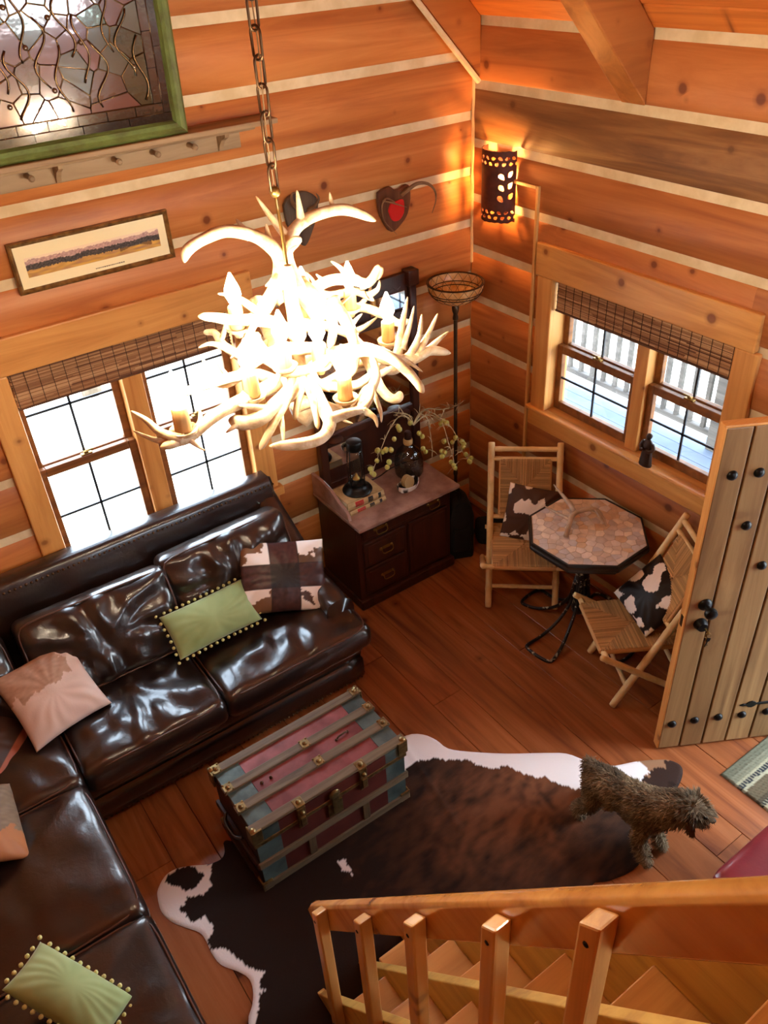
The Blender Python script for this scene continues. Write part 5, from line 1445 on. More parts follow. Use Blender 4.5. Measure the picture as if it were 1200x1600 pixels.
for i in range(4):
    co_ = MB().lathe([(.042, -.003), (.043, 0), (.042, .003)], rzc @ Matrix.Translation((-.0, -.012 + i * .010, .050)) @ Matrix.Rotation(R_(78), 4, 'X'), 22)
    obj('coaster', co_, plain('tan_coaster', S(176, 146, 96), .7), cb, smooth=True)
cdm = plain('black_cable', S(20, 18, 18), .5)
tag(obj('power_cord', MB().tube(spline([(2.36, 3.93, bz + .004), (2.44, 3.90, bz + .004), (2.55, 3.90, bz + .004), (2.66, 3.93, bz + .004), (2.80, 3.93, bz + .004), (2.88, 3.90, bz + .006), (2.915, 3.90, bz - .01), (2.93, 3.92, .4), (2.96, 3.97, .01), (2.98, 3.99, .006)], 4), .004, 6), cdm, smooth='all'), 'thin black cord running behind the jug across the marble top', 'cord')
# dark things in the corner
bk_ = thing('black_bag', (3.02, 3.62, 0), 'tall rounded black fabric bag beside the washstand', 'bag')
blk = plain('black_fabric', S(14, 13, 13), .95, bump=.4, bscale=60)
prof2 = [(-.085, 0), (-.09, .05), (-.088, .36), (-.07, .44), (-.035, .48), (0, .49), (.035, .48), (.07, .44), (.088, .36), (.09, .05), (.085, 0)]
A_ = Matrix.Translation((3.02, 3.64, 0)) @ Matrix.Rotation(R_(-25), 4, 'Z')
obj('body', MB().prism(prof2, -.10, .10, A_ @ Matrix(((1, 0, 0, 0), (0, 0, -1, 0), (0, 1, 0, 0), (0, 0, 0, 1)))), blk, bk_, bevel=.03, recalc=True, smooth=True)
obj('pocket', MB().rbox(.13, .03, .20, .012, (6, 3, 6), A_ @ Matrix.Translation((0, -.108, .18))), blk, bk_, smooth='all')
obj('carry_handle', MB().tube(spline([(0, -.05, .485), (0, -.045, .53), (0, .045, .53), (0, .05, .485)], 4), .008, 6, M=A_), blk, bk_, smooth='all')
b2 = thing('camera_case', (3.30, 3.62, 0), 'small black case on the floor behind the rush chair by the wall', 'case')
A_ = Matrix.Translation((3.29, 3.60, 0)) @ Matrix.Rotation(R_(-30), 4, 'Z')
obj('body', MB().rbox(.22, .16, .17, .04, (8, 8, 6), A_ @ Matrix.Translation((0, 0, .087))), blk, b2, smooth='all')
obj('flap', MB().rbox(.20, .02, .09, .008, (6, 2, 4), A_ @ Matrix.Translation((0, -.085, .115))), blk, b2, smooth='all')
obj('strap', MB().tube(spline([(-.10, 0, .15), (-.14, -.06, .10), (-.2, -.12, .01), (-.27, -.10, .008), (-.3, -.02, .008)], 5), .006, 6, M=A_), blk, b2, smooth='all')
# ================================================================== FOLDING BAMBOO CHAIRS
bam = plain('bamboo_pole', S(208, 174, 116), .42, nscale=9, col2=S(232, 202, 148), bump=.15, bscale=30)
rush = vcol('rush_cord', .8, .3, 80)
def pole(a, b, r, seed):
    a, b = Vector(a), Vector(b); n = max(4, int((b - a).length / .025)); P = []; Rr = []
    for i in range(n + 1):
        t = i / n; P.append(a.lerp(b, t)); Rr.append(r * (1.10 if (i + seed) % 8 == 0 else 1.0) * (.93 if i in (0, n) else 1))
    return MB().tube(P, Rr, 10)
def strands(m, O, X, Y, a, b, nx_, ny_, th, N):
    """rush weave on a rectangle: cords run in from every rail and turn at the diagonals"""
    def cord(p, q, w):
        k_ = .58 + .5 * rnd.random(); cc_ = tuple(c * k_ for c in S(208, 164, 108)[:3]) + (1,); m.c += [cc_] * 8
        d = (q - p).normalized(); s_ = d.cross(N) * w; h0 = N * th
        m.add([p - s_, p + s_, q + s_, q - s_, p - s_ * .5 + h0, p + s_ * .5 + h0, q + s_ * .5 + h0, q - s_ * .5 + h0], [(0, 1, 5, 4), (1, 2, 6, 5), (2, 3, 7, 6), (3, 0, 4, 7), (4, 5, 6, 7), (3, 2, 1, 0)])
    for i in range(nx_):
        x = -a + 2 * a * (i + .5) / nx_; j = nz(i * 1.7, 2) * .004
        for s_ in (-1, 1): cord(O + X * x + Y * s_ * b + N * j * .3, O + X * (x + j) + Y * s_ * b * (abs(x) / a * .98 + .01), a / nx_ * .84)
    for i in range(ny_):
        y = -b + 2 * b * (i + .5) / ny_; j = nz(i * 1.7, 9) * .004
        for s_ in (-1, 1): cord(O + Y * y + X * s_ * a + N * j * .3, O + Y * (y + j) + X * s_ * a * (abs(y) / b * .98 + .01), b / ny_ * .84)
def make_chair(lab, grp):
    t = thing('folding_chair', (0, 0, 0), lab, 'chair', grp, world=False)
    w = .215
    tp = lambda z: -.43 * z          # the posts lean back
    for s_ in (-1, 1):
        obj('post', pole((s_ * w, 0.02, .012), (s_ * w, tp(1.0), 1.0), .021, 2 + s_), bam, t, smooth='all')
        obj('cross_leg', pole((s_ * (w + .042), .14, .455), (s_ * (w + .042), -.50, .018), .018, 4 + s_), bam, t, smooth='all')
        obj('seat_rail', pole((s_ * (w - .035), .115, .425), (s_ * (w - .035), -.33, .415), .015, 3), bam, t, smooth='all')
    for z, r, nm_ in ((.962, .016, 'top_rail'), (.905, .014, 'back_rail'), (.56, .014, 'back_rail')):
        obj(nm_, pole((-w, tp(z), z), (w, tp(z), z), r, 1), bam, t, smooth='all')
    obj('stretcher', pole((-w, tp(.13) + .0, .13), (w, tp(.13), .13), .013, 5), bam, t, smooth='all')
    obj('rear_stretcher', pole((-w - .042, -.40, .087), (w + .042, -.40, .087), .013, 5), bam, t, smooth='all')
    obj('front_rail', pole((-w - .05, .105, .425), (w + .05, .105, .425), .017, 3), bam, t, smooth='all')
    obj('rear_rail', pole((-w - .03, -.32, .415), (w + .03, -.32, .415), .015, 3), bam, t, smooth='all')
    m = MB(); N = Vector((0, .02, 1)).normalized()
    strands(m, Vector((0, -.107, .437)), Vector((1, 0, 0)), Vector((0, 1, .02)).normalized(), .196, .228, 46, 52, .006, N)
    strands(m, Vector((0, -.107, .405)), Vector((1, 0, 0)), Vector((0, 1, .02)).normalized(), .190, .222, 30, 34, -.004, N)
    m.tube([(-.19, .116, .427), (.19, .116, .427)], .016, 10); m.tube([(-.19, -.33, .417), (.19, -.33, .417)], .016, 10)
    for s_ in (-1, 1): m.tube([(s_ * .19, .11, .427), (s_ * .19, -.33, .417)], .016, 10)
    m.c += [S(190, 146, 94)] * (len(m.v) - len(m.c))
    obj('rush_seat', m, rush, t, kind='stuff')
    m = MB(); zc = .7325; yd = Vector((0, -.43, 1)).normalized(); N2 = yd.cross(Vector((1, 0, 0))) * -1
    N2 = Vector((0, 1, .43)).normalized()
    strands(m, Vector((0, tp(zc), zc)) + N2 * .012, Vector((1, 0, 0)), yd, .155, .19, 38, 46, .005, N2)
    strands(m, Vector((0, tp(zc), zc)) - N2 * .012, Vector((1, 0, 0)), yd, .155, .19, 38, 46, -.005, N2)
    for s_ in (-1, 1): m.tube([Vector((s_ * .155, tp(zc), zc)) - yd * .19, Vector((s_ * .155, tp(zc), zc)) + yd * .19], .012, 8)
    m.c += [S(190, 146, 94)] * (len(m.v) - len(m.c))
    obj('rush_back', m, rush, t, kind='stuff')
    return t
ch1 = make_chair('folding bamboo chair with rush seat facing out from the corner by the washstand', 'folding bamboo chairs')
ch1.location = (2.958, 2.921, 0); ch1.rotation_euler = (0, 0, R_(138.8))
ch2 = ch1.copy(); COL.objects.link(ch2)
ch2['label'] = 'folding bamboo chair with rush seat turned sideways beside the open door'
for c_ in list(ch1.children): copy_part(c_, ch2)
ch2.location = (2.908, 2.158, 0); ch2.rotation_euler = (0, 0, R_(60.1))
def cow(a, b, th, seed, sc_=1.9): return hide(sc_, th, a, b, seed)
pillow('throw_pillow', 'brown and white cowhide pillow on the corner rush chair', (825, 800), .60, (-.66, -.66, .36), [(797, 753), (880, 772), (858, 850), (783, 838)], .13, 23, M['hide'], cow(S(242, 234, 224), S(72, 46, 34), .10, 2), .03)
pillow('throw_pillow', 'black and white cowhide pillow on the chair by the door', (1022, 933), .60, (-.74, .05, .67), [(973, 917), (1042, 862), (1072, 940), (996, 1003)], .14, 29, M['hide'], cow(S(246, 240, 232), S(26, 20, 19), .12, 6), .03)
# ================================================================== OCTAGONAL TABLE
TC = Vector((3.115, 2.576)); TZ = .76
tb2 = thing('octagonal_table', (TC.x, TC.y, 0), 'octagonal stone mosaic table on black wrought iron looped foot', 'table')
blkp = plain('chipped_black_paint', S(18, 17, 17), .4, nscale=26, col2=S(20, 19, 18), coat=.3)
chip = NT('chipped_iron'); cn = chip.noise(chip.coord((1, 1, 1)), 34, 3, .6)
M['chip'] = chip.fin(chip.ramp(cn, ((.60, S(20, 19, 18)), (.635, S(176, 164, 132)), (.7, S(190, 178, 150)))), .45)
def octo(r, a0=26): return [(TC.x + r * math.cos(R_(a0 + 45 * k)), TC.y + r * math.sin(R_(a0 + 45 * k))) for k in range(8)]
obj('top_board', MB().prism(octo(.352), TZ - .035, TZ - .007), blkp, tb2, bevel=.004, recalc=True)
obj('edge_moulding', MB().prism(octo(.366), TZ - .045, TZ - .020), blkp, tb2, bevel=.008, recalc=True)
obj('lower_moulding', MB().prism(octo(.340), TZ - .075, TZ - .045), blkp, tb2, bevel=.008, recalc=True)
rim = MB(); o1, o2 = octo(.357), octo(.346)
for k in range(8):
    a, b, c_, d_ = o1[k], o1[(k + 1) % 8], o2[(k + 1) % 8], o2[k]
    rim.add([(a[0], a[1], TZ - .02), (b[0], b[1], TZ - .02), (c_[0], c_[1], TZ - .02), (d_[0], d_[1], TZ - .02), (a[0], a[1], TZ), (b[0], b[1], TZ), (c_[0], c_[1], TZ), (d_[0], d_[1], TZ)],
            [(3, 2, 1, 0), (4, 5, 6, 7), (0, 1, 5, 4), (1, 2, 6, 5), (2, 3, 7, 6), (3, 0, 4, 7)])
obj('rim', rim, blkp, tb2, recalc=True)
obj('grout', MB().prism(octo(.347), TZ - .008, TZ - .0035), plain('mosaic_grout', S(184, 166, 144), .85, bump=.3, bscale=60), tb2, recalc=True)
r7 = random.Random(31); sd = []
tries = 0
while len(sd) < 150 and tries < 20000:
    tries += 1
    x, y = TC.x + r7.uniform(-.36, .36), TC.y + r7.uniform(-.36, .36)
    if inpoly(x, y, octo(.34)) and all((x - q[0]) ** 2 + (y - q[1]) ** 2 > (.030 + .022 * r7.random()) ** 2 for q in sd): sd.append((x, y))
stone_m = [plain('mosaic_stone', S(a, b, c), .32, nscale=16, col2=S(min(255, a + 26), min(255, b + 24), min(255, c + 22)), coat=.2) for a, b, c in ((214, 208, 202), (202, 190, 178), (224, 218, 212), (192, 184, 178), (206, 182, 150), (196, 196, 200), (228, 220, 208))]
for p_, c_ in voronoi_cells(sd, octo(.343)):
    c_ = shrink(c_, .0014); z_ = TZ - .0005 + r7.uniform(-.001, .001); n_ = len(c_)
    m = MB(); top_ = shrink(c_, .0012)
    m.add([(x, y, TZ - .006) for x, y in c_] + [(x, y, z_ - .001) for x, y in c_] + [(x, y, z_) for x, y in top_],
          [tuple(reversed(range(n_)))] + [(i, (i + 1) % n_, n_ + (i + 1) % n_, n_ + i) for i in range(n_)] + [(n_ + i, n_ + (i + 1) % n_, 2 * n_ + (i + 1) % n_, 2 * n_ + i) for i in range(n_)] + [tuple(range(2 * n_, 3 * n_))])
    warm = 4 if (p_[0] - TC.x) + (p_[1] - TC.y) > .25 else None
    obj('mosaic_stone', m, stone_m[warm if warm and r7.random() < .7 else r7.randrange(7)], tb2, recalc=True)
T_ = Matrix.Translation((TC.x, TC.y, 0))
obj('column', MB().lathe([(.03, .12), (.045, .14), (.05, .17), (.04, .22), (.042, .50), (.05, .56), (.045, .60), (.09, .66), (.12, .685), (.12, .70)], T_, 18), M['chip'], tb2, smooth=True)
for k in range(4):
    a = R_(186 + 90 * k); u = Vector((math.cos(a), math.sin(a), 0)); v_ = Vector((-u.y, u.x, 0)); c0 = Vector((TC.x, TC.y, 0))
    f_ = .86 if k == 2 else 1.0
    P = [(0.03, .020, .40), (.06, .025, .22), (.14, .045, .10), (.25 * f_, .075, .03), (.35 * f_, .095, .012), (.385 * f_, .08, .012), (.395 * f_, .0, .012)]
    pts = [c0 + u * p[0] + v_ * p[1] + Vector((0, 0, p[2])) for p in P]; pts += [c0 + u * p[0] - v_ * p[1] + Vector((0, 0, p[2])) for p in reversed(P[:-1])]
    obj('foot_loop', MB().tube(spline(pts, 4), .0105, 8), M['chip'], tb2, smooth='all')
# shed antler on the table
def tpx(x, y, h): return onz(x, y, TZ + h)
am_ = MB()
beam = spline([tpx(884, 838, .012), tpx(889, 822, .03), tpx(895, 805, .055), tpx(910, 797, .075), tpx(928, 796, .07), tpx(940, 806, .05), tpx(948, 822, .012)], 6)
c_ = len(beam); am_.tube(beam, [.016 * (1.1 if i < 2 else 1) * (1 - .35 * abs(i / c_ - .45)) * (1 if i < c_ * .8 else .55 + .9 * (1 - i / c_)) for i in range(c_)], 10)
for pts, r in (([tpx(898, 800, .06), tpx(884, 780, .10), tpx(874, 768, .13), tpx(865, 757, .15)], .015), ([tpx(890, 812, .04), tpx(872, 802, .035), tpx(857, 794, .02), tpx(851, 791, .012)], .011),
               ([tpx(944, 818, .02), tpx(936, 805, .06), tpx(928, 795, .075), tpx(922, 788, .09)], .010)):
    Q = spline(pts, 5); am_.tube(Q, [r * (1 - .85 * i / (len(Q) - 1)) + .001 for i in range(len(Q))], 8)
shed = plain('shed_antler', S(164, 146, 124), .45, nscale=12, col2=S(206, 190, 168), bump=.3, bscale=40)
tag(obj('shed_antler', am_, shed, smooth='all'), 'single grey-tan deer antler lying on the mosaic table', 'antler')
# ================================================================== CARVED FIGURE ON THE SILL
sx_, sy_, sz_ = 3.435, 2.485, 1.126
fg = thing('carved_figurine', (sx_, sy_, sz_), 'small dark carved robed figure on the right window sill', 'figurine')
fm = wood('dark_carving', S(66, 40, 28), S(48, 28, 20), S(30, 18, 14), 'Z', .5, 0, 2, .1)
T_ = Matrix.Translation((sx_, sy_, sz_)) @ Matrix.Diagonal((.62, 1, 1, 1))
m = MB(); prof = [(.040, 0), (.042, .008), (.038, .02), (.034, .06), (.030, .10), (.033, .125), (.030, .15), (.018, .163), (.012, .168)]
vs = []; n_ = 28
for r, z in prof:
    for i in range(n_):
        a = 2 * math.pi * i / n_; rr = r * (1 + (.07 * math.sin(a * 8) if .01 < z < .1 else 0))
        vs.append((rr * math.cos(a), rr * math.sin(a), z))
m.add(vs, [(j * n_ + i, j * n_ + (i + 1) % n_, (j + 1) * n_ + (i + 1) % n_, (j + 1) * n_ + i) for j in range(len(prof) - 1) for i in range(n_)] + [tuple(reversed(range(n_))), tuple((len(prof) - 1) * n_ + i for i in range(n_))], T_)
obj('robed_body', m, fm, fg, smooth='all')
m = MB(); m.ball((sx_ - .002, sy_, sz_ + .183), .0165, 12, 8, (1, .92, 1.2)); m.ball((sx_ - .017, sy_, sz_ + .181), .0045, 6, 4); m.ball((sx_ + .003, sy_, sz_ + .189), .0175, 12, 8, (1, 1, .9))
obj('head', m, fm, fg, smooth='all')
for s_ in (-1, 1):
    obj('arm', MB().tube(spline([(sx_, sy_ + s_ * .028, sz_ + .148), (sx_ - .004, sy_ + s_ * .042, sz_ + .12), (sx_ - .020, sy_ + s_ * .026, sz_ + .105), (sx_ - .028, sy_ + s_ * .006, sz_ + .115)], 4), [.011] * 9 + [.009] * 3 + [.006], 8), fm, fg, smooth='all')
# ================================================================== OPEN PLANK DOOR
P0 = Vector((2.745, 1.625, 0)); DU = Vector((.725, -.41, 0)).normalized(); DN = Vector((-.4923, -.8704, 0))
DN = Vector((DU.y, -DU.x, 0)); DM = frame3(DU, DN, (0, 0, 1), P0)     # u along the door, n out of the visible face
DM = Matrix(((DU.x, DN.x, 0, P0.x), (DU.y, DN.y, 0, P0.y), (0, 0, 1, 0), (0, 0, 0, 1)))
door = thing('door_1', (P0.x, P0.y, .015), None, None); door['kind'] = 'structure'
dwm = wood('weathered_door_plank', S(170, 134, 88), S(144, 108, 68), S(108, 76, 46), 'Z', .42, .4, .8, .22, .4, knotcol=S(92, 58, 36))
DW, DH = .83, 2.0
obj('core', MB().bx(.004, DW, -.05, -.016, .02, DH - .006, DM), plain('dark_groove_wood', S(84, 40, 22), .6), door, recalc=True)  # dark brown core board showing in the grooves between planks
us = [0, .117, .240, .371, .504, .62, .73, DW]
for i in range(7):
    obj('plank', MB().bx(us[i] + (.0 if i == 0 else .005), us[i + 1] - .005, -.02, 0, .015, DH, DM), dwm, door, bevel=.004, recalc=True)
obj('edge_strip', MB().bx(-.006, .004, -.052, -.002, .015, DH, DM), M['trimz'], door, bevel=.002, recalc=True)
obj('top_strip', MB().bx(-.006, DW, -.052, -.004, DH - .002, DH + .010, DM), M['trimx'], door, bevel=.002, recalc=True)
cv = MB().lathe([(.024, 0), (.0235, .004), (.019, .012), (.009, .017), (.0005, .0185)], None, 14).mesh('clavo', 'all'); cv.materials.append(M['iron'])
for u, z in ((.065, 1.77), (.181, 1.771), (.305, 1.77), (.183, 1.494), (.306, 1.252), (.44, 1.77), (.048, .207), (.168, .217), (.296, .22), (.425, .218), (.558, .221), (.68, .22), (.43, 1.05), (.56, .9), (.78, .22)):
    o = D.objects.new('clavo', cv); COL.objects.link(o); o.parent = door; o.matrix_parent_inverse = Matrix.Translation(door.location).inverted()
    o.matrix_basis = DM @ Matrix.Translation((u, 0, z)) @ Matrix.Rotation(R_(-90), 4, 'X')
def knobset(u, z, big):
    m = MB(); A_ = DM @ Matrix.Translation((u, 0, z)) @ Matrix.Rotation(R_(-90), 4, 'X')
    m.lathe([(.034, 0), (.034, .004), (.028, .012), (.014, .018), (.012, .04), (.016, .046), (.028, .054), (.031, .066), (.027, .078), (.012, .085), (.0005, .086)] if big else [(.034, 0), (.034, .006), (.030, .020), (.026, .030), (.024, .034), (.0005, .035)], A_, 20)
    return obj('door_knob' if big else 'deadbolt', m, M['iron'], door, smooth=True)
knobset(.078, 1.045, True); knobset(.075, .925, False)
obj('latch_plate', MB().bx(-.008, -.004, -.038, -.016, .90, .965, DM), M['bronze'], door, bevel=.001, recalc=True)
def strap(z):
    m = MB(); A_ = DM @ Matrix(((1, 0, 0, 0), (0, 0, 1, 0), (0, 1, 0, z), (0, 0, 0, 1)))
    top_ = [(.395, 0), (.415, .009), (.43, .006), (.445, .020), (.462, .024), (.478, .016), (.488, .006), (.50, .008), (DW, .014)]
    m.prism(top_ + [(x, -y) for x, y in reversed(top_[1:])], .0, .006, A_)
    obj('strap_hinge', m, M['iron'], door, bevel=.002, recalc=True)
strap(.295); strap(1.62)
kr = thing('key_ring', (P0.x, P0.y, .85), 'bunch of keys hanging from the lower door lock', 'keys')
A_ = DM @ Matrix.Translation((.085, .036, .925))
m = MB(); m.bx(-.004, .004, 0, .022, -.001, .001, A_); m.lathe([(.011, -.001), (.011, .001)], A_ @ Matrix.Translation((0, .032, 0)) @ Matrix.Rotation(R_(90), 4, 'Y'), 12)
obj('key', m, M['brass'], kr, recalc=True)
obj('ring', MB().tube([A_ @ Vector((.016 * math.sin(i * math.pi / 10), .034, -.014 + .016 * math.cos(i * math.pi / 10))) for i in range(20)], .0012, 5, closed=True), M['brass'], kr, smooth='all')
for k in range(3):
    m = MB(); q = A_ @ Matrix.Translation((-.006 + k * .007, .034 + k * .002, -.03)) @ Matrix.Rotation(R_(-14 + 14 * k), 4, 'Y')
    m.bx(-.009, .009, -.001, .001, -.02, .002, q); m.bx(-.003, .003, -.001, .001, -.055, -.02, q)
    obj('key', m, M['brass'] if k % 2 else M['iron'], kr, bevel=.0006, recalc=True)
# doorway lining
dl = MB()
dl.bx(XW, XW + .16, 1.217, 1.24, 0, 2.06); dl.bx(XW, XW + .16, .30, .33, 0, 2.06); dl.bx(XW, XW + .16, .30, 1.24, 2.03, 2.06)
obj('trim_%d' % (TRIM_N + 2), dl, M['trimz'], kind='structure', bevel=.003)
# ================================================================== RAG RUG
mt = MB(); mc = []
NXm, NYm = 90, 130
rx0, rx1, ry0, ry1 = 2.875, 3.44, .42, 1.325
STR = [(0, S(124, 122, 100)), (.05, S(142, 138, 114)), (.085, S(190, 182, 148)), (.10, S(58, 60, 66)), (.125, S(196, 188, 156)), (.145, S(118, 104, 80)), (.21, S(96, 84, 66)), (.235, S(62, 56, 52)), (.255, S(186, 172, 138)), (.30, S(108, 106, 92)), (.335, S(84, 90, 92)), (.36, S(172, 164, 138)), (.42, S(120, 110, 88))]
for j in range(NYm + 1):
    for i in range(NXm + 1):
        x = rx0 + (rx1 - rx0) * i / NXm + (.004 * nz(j * .5, 3) if i == 0 else 0); y = ry1 - (ry1 - ry0) * j / NYm
        ph = math.sin(j * math.pi / 1.5); w_ = math.sin(i * math.pi * .66 + (j // 3) * math.pi)
        z = .011 + .003 * abs(ph) + .002 * w_
        if i in (0, NXm) or j in (0, NYm): z = .002
        mt.v.append((x, y, z))
        d = ((ry1 - y) + .004 * nz(x * 30, y * 8)) % .46; c = STR[0][1]
        for a, cc in STR:
            if d >= a: c = cc
        if abs(d - .11) < .012 or abs(d - .245) < .01: c = c if w_ > -.2 else S(176, 168, 140)
        k = .62 + .14 * nz(x * 60, y * 90, 3); mc.append((c[0] * k, c[1] * k, c[2] * k, 1))
mt.f = [(j * (NXm + 1) + i, (j + 1) * (NXm + 1) + i, (j + 1) * (NXm + 1) + i + 1, j * (NXm + 1) + i + 1) for j in range(NYm) for i in range(NXm)]
mt.c = mc
obj('rag_rug', mt, vcol('rag_weave', .9, .3, 150, .1), None, 'striped sage and cream woven rag rug inside the doorway', 'rug', smooth='all')
# ================================================================== RED BENCH
rb = thing('red_bench', (2.5, .5, 0), 'glossy dark red leather bench cut by the right edge above the handrail', 'bench')
redl = plain('red_leather', S(112, 34, 44), .30, 0, .6, nscale=4, col2=S(132, 44, 54), bump=.2, bscale=90, coat=.3)
obj('seat_cushion', MB().rbox(.84, .54, .13, .03, (16, 12, 5), Matrix.Translation((2.51, .615, .395)), lambda p: p + Vector((0, 0, .012 * (1 - (p.x / .4) ** 2) * (1 - (p.y / .26) ** 2))) if p.z > 0 else p), redl, rb, smooth='all')
obj('apron', MB().rbox(.77, .49, .24, .02, (8, 8, 4), Matrix.Translation((2.515, .61, .205))), plain('dark_red_leather', S(84, 24, 30), .4), rb, smooth='all')
for sx in (2.17, 2.86):
    for sy in (.40, .82): obj('leg', MB().lathe([(.016, 0), (.024, .09)], Matrix.Translation((sx, sy, 0)), 10), M['mahog'], rb, smooth=True)
# ================================================================== LOFT STAIR (alternating treads) AND HANDRAIL
stm1 = wood('stair_pine', S(224, 186, 100), S(204, 162, 82), S(170, 126, 62), 'Y', .4, .6, .6, .15, knotcol=S(110, 56, 26))
trd = wood('stair_tread_pine', S(216, 162, 90), S(196, 138, 72), S(160, 104, 52), 'X', .4, .7, .6, .2, knotcol=S(104, 46, 22))
ral = wood('handrail_pine', S(226, 168, 86), S(208, 146, 70), S(168, 106, 50), 'Y', .22, .7, .5, .15, .5, .4, knotcol=S(96, 44, 22))
bal = wood('baluster_pine', S(230, 184, 112), S(212, 164, 94), S(176, 124, 68), 'Z', .28, .6, .8, .2, .5, .3, knotcol=S(96, 44, 22))
stair = thing('loft_stair', (.82, 1.66, 0), 'steep pine stair with alternating treads going up to the loft', 'stairs')
def ztop(y): return CAM_H - (.75 + .825 * y) / .565
def stringer(x0, x1):
    pr = [(1.665, .012), (1.60, .012), (1.44, .012), (.02, ztop(.02) - .28), (.02, ztop(.02) - .02), (.045, ztop(.045)), (1.65, max(.02, ztop(1.65)))]
    return MB().prism(pr, x0, x1, Matrix(((0, 0, 1, 0), (1, 0, 0, 0), (0, 1, 0, 0), (0, 0, 0, 1))))
for x0, x1 in ((.60, .636), (.812, .848), (1.03, 1.066)): obj('stringer', stringer(x0, x1), stm1, stair, bevel=.004, recalc=True)
for k in range(-1, 5):
    y, z = .499 + .259 * k, 1.652 - .359 * k
    if z > .1 and y > .05: obj('tread', MB().bx(.848, 1.03, max(.03, y - .21), y, z - .034, z), trd, stair, bevel=.004)
for k in range(-1, 4):
    y, z = .647 + .262 * k, 1.388 - .367 * k
    if z > .1: obj('tread', MB().bx(.636, .812, max(.03, y - .21), y, z - .034, z), trd, stair, bevel=.004)
rail = thing('stair_railing', (.6, 1.5, 0), 'glossy pine handrail with square balusters along the loft stair', 'railing')
d_ = Vector((0, .565, -.825)); nn_ = Vector((0, .825, .565))
a_ = Vector((.622, .0, 3.110)); L = 1.575 / .565
prof = [(-.022, 0), (-.022, -.082), (.026, -.082), (.026, 0), (.026, -.0), (.020, .007), (.010, .010), (-.006, .010), (-.016, .007)]
prof = [(-.022, -.002), (-.016, .007), (-.006, .010), (.012, .010), (.022, .007), (.028, -.002), (.028, -.078), (.024, -.082), (-.018, -.082), (-.022, -.078)]
m = MB(); n_ = len(prof); vs = []
for s_ in (0, L):
    for p, q in prof:
        vs.append(a_ + d_ * (s_ + (.012 if s_ and q < -.05 else 0) - (.02 if s_ and q > .0 else 0)) + Vector((p, 0, 0)) + nn_ * q)
m.add(vs, [tuple(range(n_)), tuple(range(2 * n_ - 1, n_ - 1, -1))] + [(i, (i + 1) % n_, n_ + (i + 1) % n_, n_ + i) for i in range(n_)])
obj('handrail', m, ral, rail, bevel=.003, smooth=True, recalc=True)
for y, zt in ((1.424, 1.045), (1.118, 1.45), (.856, 1.832), (.586, 2.223), (.376, 2.548)):
    zb = ztop(y) - .16; w = .021; xc = .5785
    m = MB(); m.prism([(xc - w, y - w), (xc + w, y - w), (xc + w, y + w), (xc - w, y + w)], zb, zt)
    b_ = obj('baluster', m, bal, rail, bevel=.006)
    q = [v_ for v_ in b_.data.vertices if v_.co.z > zt - .02]
    for v_ in q: v_.co.z += -(v_.co.y - y) * .9
    for zz in (zt - .05, zb + .05):
        obj('screw_head', MB().lathe([(.006, 0), (.005, .002), (.0005, .0025)], aim((-1, 0, 0), (xc - w - .0005, y, zz)), 8), M['iron'], b_)
# ================================================================== DOG
dog = thing('dog', (2.21, 1.42, .012), 'small shaggy brown dog standing on the cowhide rug, facing the doorway', 'dog')
J = {  # joint: (x, y, z, radius)
    'pelvis': (2.200, 1.555, .258, .082), 'loin': (2.218, 1.475, .264, .086), 'ribs': (2.235, 1.40, .262, .096), 'chest': (2.258, 1.30, .262, .094),
    'neck': (2.300, 1.240, .305, .090), 'head': (2.352, 1.185, .340, .100), 'stop': (2.380, 1.142, .322, .072), 'muzzle': (2.398, 1.110, .300, .050), 'nose': (2.410, 1.088, .290, .034),
    'tail1': (2.190, 1.625, .305, .030), 'tail2': (2.196, 1.655, .335, .024),
    'hipR': (2.152, 1.565, .220, .056), 'kneeR': (2.128, 1.530, .150, .040), 'hockR': (2.105, 1.610, .085, .025), 'pawR': (2.108, 1.585, .028, .026), 'toeR': (2.112, 1.562, .022, .020),
    'hipL': (2.248, 1.58, .220, .056), 'kneeL': (2.268, 1.55, .150, .040), 'hockL': (2.278, 1.635, .085, .025), 'pawL': (2.282, 1.612, .028, .026), 'toeL': (2.285, 1.590, .022, .020),
    'shR': (2.205, 1.285, .215, .050), 'elR': (2.180, 1.290, .130, .034), 'wrR': (2.168, 1.240, .070, .026), 'fpR': (2.168, 1.215, .028, .027), 'ftR': (2.172, 1.192, .022, .020),
    'shL': (2.298, 1.300, .215, .050), 'elL': (2.300, 1.300, .130, .034), 'wrL': (2.292, 1.252, .070, .026), 'fpL': (2.290, 1.228, .028, .027), 'ftL': (2.294, 1.205, .022, .020)}
E_ = [('pelvis', 'loin'), ('loin', 'ribs'), ('ribs', 'chest'), ('chest', 'neck'), ('neck', 'head'), ('head', 'stop'), ('stop', 'muzzle'), ('muzzle', 'nose'), ('pelvis', 'tail1'), ('tail1', 'tail2'),
      ('pelvis', 'hipR'), ('hipR', 'kneeR'), ('kneeR', 'hockR'), ('hockR', 'pawR'), ('pawR', 'toeR'), ('pelvis', 'hipL'), ('hipL', 'kneeL'), ('kneeL', 'hockL'), ('hockL', 'pawL'), ('pawL', 'toeL'),
      ('chest', 'shR'), ('shR', 'elR'), ('elR', 'wrR'), ('wrR', 'fpR'), ('fpR', 'ftR'), ('chest', 'shL'), ('shL', 'elL'), ('elL', 'wrL'), ('wrL', 'fpL'), ('fpL', 'ftL')]
names = list(J); me = D.meshes.new('body')
me.from_pydata([J[n][:3] for n in names], [(names.index(a), names.index(b)) for a, b in E_], [])
tmp = D.objects.new('dog_tmp', me); COL.objects.link(tmp)
